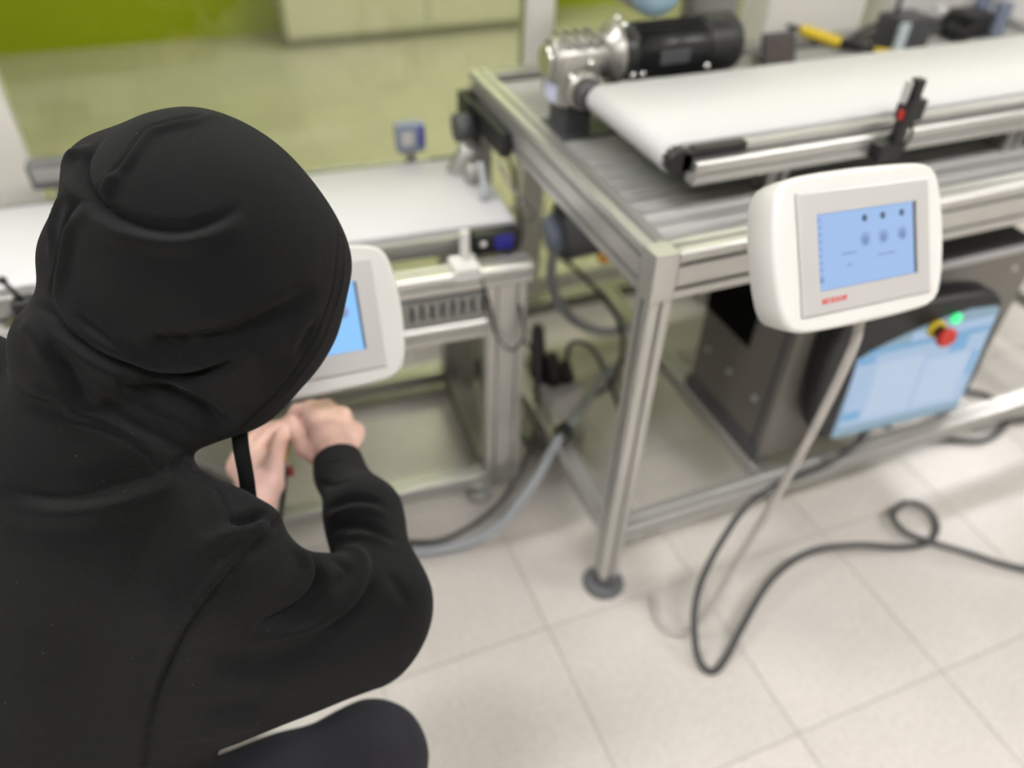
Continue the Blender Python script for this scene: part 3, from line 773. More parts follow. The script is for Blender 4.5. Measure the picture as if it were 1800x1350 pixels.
cable('black_floor_lead', 'black lead running from the socket block down past the conveyor foot', [(0.594, 1.26, 0.315), (0.58, 1.24, 0.335), (0.560, 1.18, 0.25), (0.535, 1.12, 0.12), (0.47, 1.07, 0.045), (0.39, 1.03, 0.012), (0.28, 1.0, 0.008), (0.2, 1.02, 0.008), (0.05, 1.08, 0.008)], 0.006, BLKCAB)
hs = thing('grey_hose', 'thick grey hose strapped to the table rail, sloping to the floor', 'hose', (0.5, 1.0, 0))
MB().tube([(0.86, 1.30, 0.12), (0.74, 1.20, 0.17), (0.64, 1.10, 0.20), (0.555, 1.03, 0.205), (0.48, 0.99, 0.13), (0.40, 0.97, 0.05), (0.32, 0.97, 0.014), (0.22, 0.985, 0.011), (0.08, 1.03, 0.011)], 0.011, 12, 8).build('hose', GREYCAB, hs)
MB().cyl((0.575, 1.045, 0.205), (0.55, 1.027, 0.203), 0.018, 14).build('strap', BLACK, hs)
ck = thing('grey_cable_coil', 'looped grey cable hanging under the slatted table edge', 'cable', (0.75, 1.4, 0.3))
MB().tube([(0.70, 1.30, 0.60), (0.66, 1.32, 0.50), (0.655, 1.34, 0.40), (0.69, 1.33, 0.30), (0.75, 1.30, 0.25), (0.82, 1.27, 0.25), (0.90, 1.25, 0.30), (0.95, 1.25, 0.40)], 0.012, 10, 8).build('loop', GREYCAB, ck)
MB().tube([(0.66, 1.35, 0.46), (0.72, 1.32, 0.40), (0.78, 1.27, 0.33), (0.81, 1.24, 0.24), (0.79, 1.22, 0.14), (0.74, 1.22, 0.10)], 0.006, 8, 8).build('thin_loop', BLKCAB, ck)
dm = thing('drum_motor', 'dark grey drum motor with an orange cap under the slatted table', 'motor', (0.75, 1.35, 0.5))
MB().cyl((0.655, 1.32, 0.52), (0.86, 1.29, 0.55), 0.065, 24, bev=0.01).build('body', DGREY, dm)
MB().cyl((0.655, 1.32, 0.52), (0.625, 1.325, 0.515), 0.045, 20, 0.035).build('hub', BLUEG, dm)
MB().cyl((0.735, 1.255, 0.488), (0.734, 1.238, 0.478), 0.013, 16, bev=0.002).build('cap', ORANGE, dm)
MB().box((0.74, 1.29, 0.60), (0.82, 1.36, 0.72), 0.004).build('hanger', ALU_D, dm)
cable('thin_grey_lead', 'thin grey leads looping down beside the white belt end', [(0.56, 1.42, 0.70), (0.575, 1.38, 0.62), (0.585, 1.36, 0.50), (0.565, 1.37, 0.42), (0.56, 1.35, 0.30), (0.60, 1.30, 0.22)], 0.004, BLKCAB)
cable('thin_white_lead', 'thin pale lead curling in a ring beside the white belt end', [(0.545, 1.40, 0.66), (0.56, 1.35, 0.62), (0.60, 1.34, 0.57), (0.615, 1.37, 0.53), (0.585, 1.40, 0.52), (0.56, 1.37, 0.56), (0.575, 1.33, 0.60)], 0.004, PALECAB)

# ------------------------------------------------------------------ cables on the near floor
cable('panel_cable', 'pale cable hanging from the operator panel and curling on the floor', [(0.735, 0.588, 0.80), (0.745, 0.585, 0.765), (0.752, 0.585, 0.70), (0.755, 0.60, 0.52), (0.75, 0.62, 0.33), (0.735, 0.63, 0.19), (0.705, 0.625, 0.08), (0.66, 0.615, 0.022), (0.625, 0.632, 0.0075), (0.615, 0.665, 0.0075), (0.63, 0.71, 0.0075)], 0.0068, PALECAB)
cable('black_floor_cable', 'long dark cable from the touch terminal looping across the floor tiles', [(1.12, 0.76, 0.292), (1.10, 0.765, 0.235), (1.04, 0.76, 0.205), (0.93, 0.755, 0.200), (0.83, 0.735, 0.190), (0.755, 0.70, 0.155), (0.70, 0.665, 0.115), (0.665, 0.63, 0.085), (0.645, 0.59, 0.05), (0.640, 0.553, 0.018), (0.655, 0.530, 0.0075), (0.69, 0.54, 0.012), (0.76, 0.585, 0.03), (0.865, 0.645, 0.045), (0.98, 0.67, 0.05), (1.09, 0.655, 0.04), (1.19, 0.625, 0.025), (1.27, 0.62, 0.010), (1.325, 0.645, 0.009), (1.33, 0.690, 0.022), (1.29, 0.715, 0.03), (1.24, 0.700, 0.025), (1.235, 0.655, 0.02), (1.27, 0.61, 0.022), (1.32, 0.565, 0.02), (1.40, 0.50, 0.012), (1.52, 0.43, 0.0075), (1.7, 0.36, 0.0075)], 0.0068, BLKCAB, 8)
cable('grey_floor_cable', 'grey cable coiled on the floor behind the lower table rail', [(1.45, 0.93, 0.008), (1.56, 0.86, 0.008), (1.66, 0.82, 0.008), (1.78, 0.86, 0.008), (1.80, 0.95, 0.008), (1.70, 1.0, 0.008), (1.60, 0.95, 0.016), (1.66, 0.88, 0.02), (1.85, 0.83, 0.008)], 0.0075, BLKCAB)

# grey case on the floor under the low conveyor
CM = Matrix.Translation((-0.1725, 1.27, 0)) @ Matrix.Rotation(math.radians(-44), 4, 'Z')
tcs = thing('tool_case', 'light grey case with a dark lid seam on the floor under the low conveyor', 'case', matrix=CM)
MB().box((-0.094, 0.0, 0.0), (0.094, 0.12, 0.105), 0.006).build('body', ROBGREY, tcs)
MB().box((-0.091, 0.003, 0.1045), (0.091, 0.117, 0.116)).build('seam', BLACK, tcs)
MB().box((-0.094, 0.0, 0.1155), (0.094, 0.12, 0.150), 0.006).build('lid', ROBGREY, tcs)
MB().box((-0.02, -0.006, 0.09), (0.02, 0.001, 0.128), 0.002).build('latch', DGREY, tcs)

# ================================================================== the person
# joint positions in metres and radii of the loose cloth; FOLDS are lines along which the cloth is creased (+) or ridged (-)
HOOD = [((-0.0273, 0.6818, 0.9936), 0.1035), ((-0.0156, 0.657, 0.9571), 0.0999), ((-0.069, 0.6657, 0.9728), 0.0719), ((-0.0182, 0.6381, 0.8899), 0.0718), ((0.0243, 0.6665, 0.97), 0.0528), ((-0.0962, 0.7317, 1.0309), 0.0296), ((-0.1442, 0.6301, 0.9162), 0.0617), ((-0.0838, 0.6265, 0.8479), 0.0535), ((0.0532, 0.6699, 0.9407), 0.0420), ((0.035, 0.6576, 0.8888), 0.0381), ((-0.0261, 0.6307, 0.8325), 0.0287), ((-0.0168, 0.7271, 1.0466), 0.0127), ((-0.1335, 0.6871, 0.9817), 0.0253)]
COAT = [((-0.1859, 0.6271, 0.8636), 0.0367, (-0.1758, 0.5988, 0.8227), 0.0752),
        ((-0.1758, 0.5988, 0.8227), 0.0752, (-0.0686, 0.4837, 0.7409), 0.0228),
        ((-0.1859, 0.6271, 0.8636), 0.0367, (-0.3145, 0.7658, 0.8921), 0.0304),
        ((-0.1933, 0.5694, 0.7834), 0.0841, (-0.3307, 0.4433, 0.4188), 0.1500),
        ((-0.1056, 0.5075, 0.7265), 0.0896, (-0.291, 0.4509, 0.4142), 0.0866),
        ((-0.3512, 0.7866, 0.8365), 0.0744, (-0.5426, 0.6767, 0.3729), 0.1400),
        ((-0.1933, 0.5694, 0.7834), 0.0841, (-0.3512, 0.7866, 0.8365), 0.0744),
        ((-0.0686, 0.4837, 0.7409), 0.0228, (0.0606, 0.5042, 0.5992), 0.0524),
        ((0.0606, 0.5042, 0.5992), 0.0524, (0.0716, 0.6154, 0.6156), 0.0414),
        ((0.0716, 0.6154, 0.6156), 0.0414, (0.0609, 0.7057, 0.5999), 0.0326),
        ((-0.0975, 0.471, 0.6301), 0.0794, (0.0371, 0.4895, 0.573), 0.0634),
        ((-0.0331, 0.5188, 0.7636), 0.0043, (-0.0686, 0.4837, 0.7409), 0.0228),
        ((-0.1758, 0.5988, 0.8227), 0.0752, (-0.1933, 0.5694, 0.7834), 0.0841),
        ((-0.3145, 0.7658, 0.8921), 0.0304, (-0.1885, 0.6925, 0.5803), 0.0500),
        ((-0.1885, 0.6925, 0.5803), 0.0500, (-0.0788, 0.7114, 0.5658), 0.0360)]
FOLDS = [
    (0.0022, 0.0030, [(-0.0063, 0.6812, 1.0953), (-0.0306, 0.6719, 1.097), (-0.0445, 0.6714, 1.0956), (-0.0529, 0.6627, 1.0925), (-0.0653, 0.6473, 1.0839), (-0.0816, 0.6396, 1.0725), (-0.0926, 0.6358, 1.0633), (-0.0973, 0.6313, 1.057)]),
    (0.0045, -0.0035, [(0.0079, 0.693, 1.0906), (-0.0059, 0.6711, 1.0947), (-0.0283, 0.6632, 1.0957), (-0.0427, 0.6604, 1.0939), (-0.0507, 0.6527, 1.0905), (-0.0616, 0.6412, 1.0827), (-0.0773, 0.6327, 1.0716), (-0.0883, 0.6293, 1.0623), (-0.092, 0.627, 1.0582)]),
    (0.0050, 0.0120, [(-0.0853, 0.6964, 1.0793), (-0.0987, 0.6853, 1.0704), (-0.1039, 0.6728, 1.0652), (-0.1037, 0.6501, 1.0603), (-0.0976, 0.6302, 1.0561), (-0.089, 0.6164, 1.0527), (-0.0724, 0.6002, 1.0482), (-0.0552, 0.5902, 1.0454), (-0.0371, 0.5848, 1.0439), (-0.022, 0.5845, 1.0449), (-0.0055, 0.5884, 1.0479), (0.0088, 0.5959, 1.0517)]),
    (0.0090, -0.0070, [(-0.1, 0.6293, 1.0535), (-0.0912, 0.6133, 1.0482), (-0.0744, 0.5965, 1.0425), (-0.057, 0.5863, 1.0393), (-0.0389, 0.5806, 1.0375), (-0.0218, 0.5798, 1.0383), (-0.0035, 0.5835, 1.041), (0.0115, 0.5915, 1.0454)]),
    (0.0060, -0.0060, [(-0.092, 0.6868, 1.0753), (-0.1081, 0.7041, 1.0652), (-0.1158, 0.694, 1.0566), (-0.1139, 0.6651, 1.0544), (-0.1056, 0.6409, 1.0546)]),
    (0.0080, -0.0040, [(-0.0749, 0.6383, 1.0754), (-0.0839, 0.6305, 1.0659), (-0.09, 0.6264, 1.0591)]),
    (0.0030, 0.0060, [(-0.1052, 0.64, 1.0545), (-0.1193, 0.6485, 1.0436), (-0.129, 0.6434, 1.0274), (-0.1375, 0.6394, 1.01), (-0.1455, 0.6348, 0.9952), (-0.152, 0.6303, 0.9865), (-0.1513, 0.6172, 0.9818), (-0.1503, 0.6064, 0.9768)]),
    (0.0060, -0.0045, [(-0.1015, 0.6281, 1.0514), (-0.1148, 0.6335, 1.0409), (-0.1241, 0.6319, 1.027), (-0.1321, 0.6302, 1.011), (-0.1408, 0.6271, 0.9956), (-0.1462, 0.6222, 0.9876), (-0.146, 0.6091, 0.9803)]),
    (0.0050, -0.0040, [(-0.1082, 0.6467, 1.0547), (-0.125, 0.6717, 1.0418), (-0.1352, 0.6675, 1.0284), (-0.1411, 0.6563, 1.0168), (-0.1491, 0.6512, 1.0022)]),
    (0.0045, 0.0110, [(-0.1683, 0.6318, 0.9751), (-0.1535, 0.6094, 0.9767), (-0.1444, 0.5921, 0.9675), (-0.1328, 0.5813, 0.9566), (-0.1211, 0.5765, 0.9439), (-0.1122, 0.5753, 0.9356), (-0.0993, 0.5768, 0.9239), (-0.0836, 0.5766, 0.9138), (-0.0612, 0.5685, 0.9138), (-0.0351, 0.5583, 0.9229), (-0.0105, 0.5564, 0.9308)]),
    (0.0090, -0.0050, [(-0.1496, 0.6112, 0.9797), (-0.1381, 0.5939, 0.9716), (-0.1277, 0.584, 0.9609), (-0.116, 0.5784, 0.9495), (-0.1039, 0.5769, 0.9382), (-0.0888, 0.5764, 0.9276), (-0.0666, 0.5697, 0.926), (-0.0425, 0.5593, 0.9336), (-0.0176, 0.5559, 0.9431)]),
    (0.0070, -0.0040, [(-0.1605, 0.608, 0.9731), (-0.1511, 0.5892, 0.9632), (-0.1375, 0.5775, 0.9494), (-0.1228, 0.5735, 0.9338), (-0.106, 0.5759, 0.9144), (-0.0862, 0.5759, 0.9021)]),
    (0.0040, 0.0040, [(-0.1341, 0.5988, 0.9781), (-0.1249, 0.5889, 0.9701), (-0.1137, 0.5809, 0.9572), (-0.1093, 0.5775, 0.9454)]),
    (0.0130, 0.0100, [(-0.0828, 0.5738, 0.9507), (-0.0571, 0.5632, 0.9482), (-0.0294, 0.5561, 0.9509), (-0.0056, 0.5561, 0.9562), (0.0191, 0.5619, 0.961), (0.0432, 0.5747, 0.9654), (0.0568, 0.5859, 0.9695)]),
    (0.0180, -0.0030, [(-0.0642, 0.5651, 0.9733), (-0.0288, 0.5567, 0.9762), (0.0046, 0.5598, 0.9834), (0.0359, 0.574, 0.9903)]),
    (0.0110, 0.0150, [(-0.1126, 0.5741, 0.9152), (-0.0966, 0.5761, 0.8977), (-0.0806, 0.5732, 0.8851), (-0.0655, 0.5701, 0.8699), (-0.0526, 0.5729, 0.848), (-0.045, 0.5792, 0.8322)]),
    (0.0080, -0.0030, [(-0.1114, 0.5754, 0.8948), (-0.0972, 0.5741, 0.8778), (-0.0816, 0.5705, 0.8641), (-0.0717, 0.5723, 0.8423)]),
    (0.0100, -0.0030, [(-0.0164, 0.5565, 0.9248), (0.0041, 0.5585, 0.9303), (0.0237, 0.5643, 0.9398)]),
    (0.0040, 0.0030, [(-0.1111, 0.5756, 0.9363), (-0.1152, 0.5736, 0.9266), (-0.1109, 0.5752, 0.9048), (-0.1023, 0.5753, 0.8853)]),
    (0.0018, 0.0022, [(0.091, 0.6449, 0.9913), (0.0863, 0.6259, 0.981), (0.0785, 0.6102, 0.9663), (0.071, 0.6013, 0.9499), (0.0529, 0.5881, 0.9207), (0.0283, 0.5723, 0.9002), (0.0056, 0.5683, 0.8761), (-0.0221, 0.5768, 0.8456), (-0.0366, 0.5829, 0.8275)]),
    (0.0040, -0.0015, [(0.0965, 0.6578, 0.9835), (0.0937, 0.636, 0.9715), (0.0862, 0.6198, 0.9514), (0.0775, 0.6127, 0.9321), (0.061, 0.6002, 0.908), (0.0366, 0.5812, 0.8896), (0.0136, 0.5752, 0.8673), (-0.0133, 0.5824, 0.8378)]),
    (0.0018, 0.0022, [(-0.2195, 0.6461, 0.9054), (-0.1814, 0.5802, 0.9168), (-0.1589, 0.5627, 0.8964), (-0.1491, 0.5603, 0.8913), (-0.1278, 0.5521, 0.8754), (-0.1126, 0.5449, 0.8558), (-0.1048, 0.5393, 0.8395)]),
    (0.0050, -0.0035, [(-0.2199, 0.6553, 0.9063), (-0.1783, 0.5791, 0.9256), (-0.1574, 0.5681, 0.9017), (-0.1457, 0.5659, 0.8939), (-0.1249, 0.5594, 0.8772), (-0.1093, 0.5515, 0.8568)]),
    (0.0100, 0.0100, [(-0.2223, 0.5319, 0.8702), (-0.1927, 0.5158, 0.8667), (-0.168, 0.5122, 0.8607), (-0.1486, 0.5156, 0.8563), (-0.1288, 0.5232, 0.8506), (-0.111, 0.5333, 0.8421), (-0.1002, 0.5408, 0.8348)]),
    (0.0110, -0.0070, [(-0.2237, 0.5221, 0.8639), (-0.1948, 0.508, 0.8592), (-0.1681, 0.505, 0.8529), (-0.1438, 0.5103, 0.8472), (-0.1189, 0.5211, 0.8387), (-0.0928, 0.5393, 0.8259)]),
    (0.0070, 0.0080, [(-0.157, 0.5898, 0.962), (-0.1523, 0.5769, 0.9467), (-0.1497, 0.5688, 0.9249), (-0.1464, 0.5681, 0.8988)]),
    (0.0080, -0.0050, [(-0.1778, 0.6219, 0.9678), (-0.1657, 0.5937, 0.9614), (-0.1605, 0.5767, 0.9432)]),
    (0.0050, 0.0070, [(-0.105, 0.5384, 0.8389), (-0.0976, 0.5462, 0.8342), (-0.0889, 0.5623, 0.8256), (-0.0818, 0.5817, 0.8133)]),
    (0.0070, 0.0050, [(-0.138, 0.5685, 0.9121), (-0.1249, 0.5726, 0.8879), (-0.1086, 0.5683, 0.8678), (-0.092, 0.5683, 0.8419)]),
    (0.0090, 0.0050, [(-0.0906, 0.5763, 0.9545), (-0.0705, 0.569, 0.9474), (-0.0519, 0.5613, 0.9518)]),
    (0.0080, 0.0040, [(0.0547, 0.587, 0.9353), (0.0404, 0.5767, 0.9202), (0.0242, 0.5684, 0.9077)]),
    (0.0018, 0.0020, [(-0.0871, 0.5522, 0.8212), (-0.078, 0.556, 0.8093), (-0.0713, 0.5499, 0.8051), (-0.0651, 0.5317, 0.8061), (-0.0614, 0.5146, 0.8057), (-0.0579, 0.4979, 0.8023), (-0.0552, 0.4861, 0.798)]),
    (0.0060, -0.0020, [(-0.0805, 0.5366, 0.8162), (-0.0742, 0.5254, 0.8132), (-0.0694, 0.509, 0.8104), (-0.0658, 0.4937, 0.8065)]),
    (0.0055, 0.0100, [(-0.0625, 0.4923, 0.8044), (-0.0511, 0.4962, 0.7974), (-0.0389, 0.507, 0.7879), (-0.0284, 0.5197, 0.779)]),
    (0.0080, -0.0080, [(-0.0904, 0.4693, 0.8064), (-0.074, 0.4742, 0.804), (-0.0599, 0.4808, 0.7992), (-0.0414, 0.4894, 0.7872), (-0.0258, 0.5016, 0.7726)]),
    (0.0024, 0.0040, [(-0.0198, 0.5152, 0.7679), (-0.0363, 0.4892, 0.7819), (-0.0574, 0.4633, 0.7878), (-0.0734, 0.4481, 0.7857), (-0.0894, 0.4367, 0.7794), (-0.1018, 0.4291, 0.7705), (-0.1128, 0.4245, 0.7602), (-0.1257, 0.4207, 0.7422), (-0.1375, 0.4179, 0.7233), (-0.147, 0.4147, 0.7066), (-0.1555, 0.4112, 0.6905), (-0.1646, 0.4074, 0.6707), (-0.173, 0.4035, 0.6507), (-0.1839, 0.3968, 0.6179)]),
    (0.0050, -0.0035, [(-0.0251, 0.5108, 0.7752), (-0.0427, 0.4869, 0.7875), (-0.0634, 0.4623, 0.7919), (-0.0793, 0.4485, 0.7889), (-0.0952, 0.4376, 0.782), (-0.1077, 0.4301, 0.7724), (-0.1188, 0.4258, 0.7616), (-0.1317, 0.4223, 0.7433), (-0.1436, 0.4195, 0.7244), (-0.1531, 0.4164, 0.7078), (-0.1618, 0.4131, 0.6914), (-0.171, 0.4093, 0.6717), (-0.1791, 0.405, 0.6525)]),
    (0.0060, 0.0030, [(-0.0335, 0.486, 0.7769), (-0.05, 0.4662, 0.784), (-0.0656, 0.4502, 0.7831), (-0.0811, 0.4372, 0.7768)]),
    (0.0065, 0.0100, [(-0.0001, 0.5048, 0.7144), (0.0037, 0.4898, 0.7129), (0.0038, 0.4787, 0.7085), (-0.0035, 0.4665, 0.705), (-0.0157, 0.4579, 0.7034), (-0.0293, 0.4504, 0.7043), (-0.0461, 0.4395, 0.7117), (-0.0653, 0.427, 0.7295)]),
    (0.0080, -0.0080, [(0.0338, 0.5522, 0.6491), (0.0469, 0.5316, 0.6646), (0.0498, 0.5078, 0.6742), (0.0461, 0.4883, 0.6766), (0.034, 0.4718, 0.6771), (0.0206, 0.4618, 0.6763), (-0.0013, 0.4526, 0.6755), (-0.0243, 0.4451, 0.6797), (-0.0502, 0.4343, 0.6957), (-0.0729, 0.4237, 0.7184)]),
    (0.0080, -0.0060, [(-0.0177, 0.4964, 0.7529), (-0.0093, 0.4925, 0.7314), (-0.0061, 0.4805, 0.7225), (-0.0106, 0.4697, 0.7204), (-0.0239, 0.4565, 0.7221), (-0.0428, 0.4418, 0.7319)]),
    (0.0060, 0.0050, [(0.0171, 0.4994, 0.7008), (0.0275, 0.4982, 0.6925), (0.0327, 0.4921, 0.6881), (0.0225, 0.4757, 0.6906), (0.0091, 0.4658, 0.6917)]),
    (0.0070, 0.0040, [(0.0576, 0.5087, 0.6694), (0.0535, 0.4864, 0.6704), (0.0417, 0.4685, 0.6676), (0.0238, 0.4559, 0.6648), (-0.0015, 0.4455, 0.6637), (-0.0272, 0.4363, 0.6707)]),
    (0.0120, 0.0030, [(-0.1051, 0.4172, 0.7295), (-0.077, 0.4182, 0.7005), (-0.0442, 0.4272, 0.6751), (-0.0126, 0.4354, 0.658)]),
    (0.0100, -0.0030, [(-0.1558, 0.399, 0.6429), (-0.1269, 0.3941, 0.6417), (-0.0926, 0.3916, 0.6373), (-0.0579, 0.3995, 0.6188)]),
    (0.0120, 0.0030, [(-0.1333, 0.4022, 0.6747), (-0.1007, 0.3986, 0.6685), (-0.0623, 0.4033, 0.6521)]),
    (0.0080, 0.0030, [(0.0726, 0.4972, 0.6618), (0.0795, 0.4787, 0.6522), (0.0854, 0.4599, 0.6333)]),
    (0.0050, 0.0060, [(0.029, 0.6207, 0.6399), (0.0438, 0.6108, 0.6561), (0.0601, 0.6052, 0.6627), (0.0785, 0.5978, 0.6623), (0.0957, 0.5886, 0.6533)]),
    (0.0050, -0.0040, [(0.0263, 0.6097, 0.6357), (0.0408, 0.5985, 0.6527), (0.06, 0.5911, 0.6602), (0.0781, 0.5841, 0.6585), (0.0971, 0.5751, 0.6473)]),
    (0.0060, 0.0050, [(0.0257, 0.5921, 0.6325), (0.043, 0.5794, 0.6502), (0.0638, 0.5673, 0.6554), (0.0828, 0.5522, 0.6516), (0.0985, 0.5391, 0.6427)]),
    (0.0060, -0.0040, [(0.0398, 0.5661, 0.6469), (0.063, 0.5502, 0.6557), (0.0874, 0.5323, 0.6511)]),
    (0.0040, 0.0030, [(0.0296, 0.6896, 0.6123), (0.044, 0.6511, 0.6452), (0.0658, 0.6309, 0.6621)]),
    (0.0020, 0.0025, [(0.0315, 0.7053, 0.6148), (0.0519, 0.696, 0.6346), (0.0722, 0.6873, 0.638), (0.0902, 0.6722, 0.635), (0.0961, 0.6397, 0.6515)])]
HAND_RIGHT = [
    [((0.0585, 0.7014, 0.602), 0.026), ((0.0613, 0.7362, 0.602), 0.024), ((0.0579, 0.7726, 0.6011), 0.024)],
    [((0.0529, 0.7626, 0.5958), 0.02), ((0.0469, 0.8146, 0.6103), 0.014), ((0.0472, 0.8313, 0.6129), 0.0125)],
    [((0.0576, 0.7673, 0.5952), 0.02), ((0.0624, 0.8146, 0.6019), 0.014), ((0.0674, 0.8318, 0.6073), 0.0125)],
    [((0.0634, 0.765, 0.5954), 0.02), ((0.0817, 0.8069, 0.5948), 0.014), ((0.0865, 0.8197, 0.5984), 0.012)],
    [((0.0664, 0.7545, 0.5933), 0.02), ((0.0902, 0.7828, 0.5883), 0.014), ((0.0981, 0.793, 0.5874), 0.0115)],
    [((0.0472, 0.8313, 0.6129), 0.012), ((0.028, 0.8594, 0.5913), 0.0098), ((0.0144, 0.8555, 0.5765), 0.009), ((0.0084, 0.8401, 0.5696), 0.0078)],
    [((0.0674, 0.8318, 0.6073), 0.0122), ((0.05, 0.8668, 0.5755), 0.0098), ((0.0324, 0.8674, 0.5575), 0.009), ((0.0207, 0.8525, 0.5516), 0.0078)],
    [((0.0865, 0.8197, 0.5984), 0.0115), ((0.0716, 0.8503, 0.56), 0.0095), ((0.0526, 0.8487, 0.5467), 0.0088), ((0.0367, 0.8364, 0.5447), 0.0076)],
    [((0.0981, 0.793, 0.5874), 0.0108), ((0.0855, 0.8167, 0.5535), 0.0085), ((0.069, 0.8151, 0.5443), 0.0078), ((0.0533, 0.8097, 0.5467), 0.0068)],
    [((0.0569, 0.7454, 0.5946), 0.017), ((0.0376, 0.7606, 0.5944), 0.0145), ((0.0244, 0.7765, 0.5947), 0.0118), ((0.0202, 0.8036, 0.5972), 0.01), ((0.0207, 0.8319, 0.6), 0.0083)]]
HAND_LEFT = [
    [((-0.0902, 0.7014, 0.5501), 0.024), ((-0.0491, 0.7285, 0.5593), 0.021), ((-0.0398, 0.7558, 0.5696), 0.0235)],
    [((-0.0384, 0.7553, 0.5697), 0.02), ((-0.0386, 0.7945, 0.5808), 0.0145), ((-0.0387, 0.8047, 0.5809), 0.0125)],
    [((-0.0414, 0.7601, 0.5658), 0.02), ((-0.048, 0.8094, 0.5695), 0.014), ((-0.0497, 0.8203, 0.5697), 0.0122)],
    [((-0.0463, 0.7645, 0.5607), 0.02), ((-0.0587, 0.8186, 0.5561), 0.013), ((-0.0605, 0.8304, 0.5556), 0.0115)],
    [((-0.0516, 0.7634, 0.5571), 0.02), ((-0.0688, 0.817, 0.5452), 0.012), ((-0.0701, 0.8271, 0.5448), 0.0108)],
    [((-0.0387, 0.8047, 0.5809), 0.0118), ((-0.0162, 0.8305, 0.5834), 0.0098), ((-0.001, 0.8386, 0.5821), 0.0088), ((0.0103, 0.8411, 0.5806), 0.0076)],
    [((-0.0497, 0.8203, 0.5697), 0.0118), ((-0.0304, 0.854, 0.5699), 0.0098), ((-0.0142, 0.8595, 0.5709), 0.0088), ((0.0012, 0.8594, 0.5716), 0.0076)],
    [((-0.0605, 0.8304, 0.5556), 0.011), ((-0.0462, 0.8634, 0.5514), 0.0095), ((-0.0314, 0.8701, 0.553), 0.0086), ((-0.0159, 0.8678, 0.5545), 0.0074)],
    [((-0.0701, 0.8271, 0.5448), 0.01), ((-0.0578, 0.8581, 0.5405), 0.0083), ((-0.046, 0.8665, 0.5425), 0.0076), ((-0.0327, 0.8657, 0.5446), 0.0066)],
    [((-0.0269, 0.7471, 0.5738), 0.017), ((-0.0208, 0.7611, 0.5885), 0.0145), ((-0.0143, 0.7764, 0.5954), 0.0115), ((-0.0049, 0.7959, 0.5975), 0.0096), ((0.0046, 0.8183, 0.5966), 0.008)]]
head = (-0.0193, 0.6824, 0.929)
neck = (-0.1408, 0.6596, 0.8727)
chest = (-0.2031, 0.6581, 0.736)
shoulderR = (-0.0761, 0.512, 0.7293)
elbowR = (0.0614, 0.5078, 0.5882)
wristR = (0.0602, 0.7044, 0.5982)
shoulderL = (-0.3235, 0.7808, 0.8735)
elbowL = (-0.1906, 0.7, 0.572)
wristL = (-0.0902, 0.7014, 0.5501)
kneeR = (0.0129, 0.4295, 0.391)
lace0 = (-0.0385, 0.6069, 0.8093)
lace1 = (-0.0416, 0.5982, 0.7878)
lace2 = (-0.0442, 0.592, 0.7526)
lace3 = (-0.0488, 0.585, 0.7124)
conn0 = (0.0098, 0.8319, 0.5813)
conn1 = (-0.0059, 0.7925, 0.5628)
lead1 = (-0.0102, 0.7721, 0.5468)
lead2 = (-0.0259, 0.7449, 0.5108)
lead3 = (-0.0471, 0.7125, 0.4514)
red0 = (-0.0003, 0.7943, 0.552)
red1 = (-0.0005, 0.7842, 0.5412)
cuffA = (0.0536, 0.7191, 0.6109)
brim = (0.0358, 0.6554, 0.8715)
CUFF = 9

def smin(a, b, k):
    h = np.maximum(k - np.abs(a - b), 0) / k
    return np.minimum(a, b) - h * h * k * 0.25
def smax(a, b, k):
    return -smin(-a, -b, k)
def d_sphere(p, c, r):
    return np.linalg.norm(p - np.array(c), axis=-1) - r
def d_cone(p, a, ra, b, rb):
    a = np.array(a); b = np.array(b); ab = b - a
    s = np.clip(((p - a) @ ab) / max(ab @ ab, 1e-9), 0, 1)
    return np.linalg.norm(p - a - s[..., None] * ab, axis=-1) - (ra + (rb - ra) * s)
def union(ds, k):
    d = ds[0]
    for e in ds[1:]:
        d = smin(d, e, k)
    return d

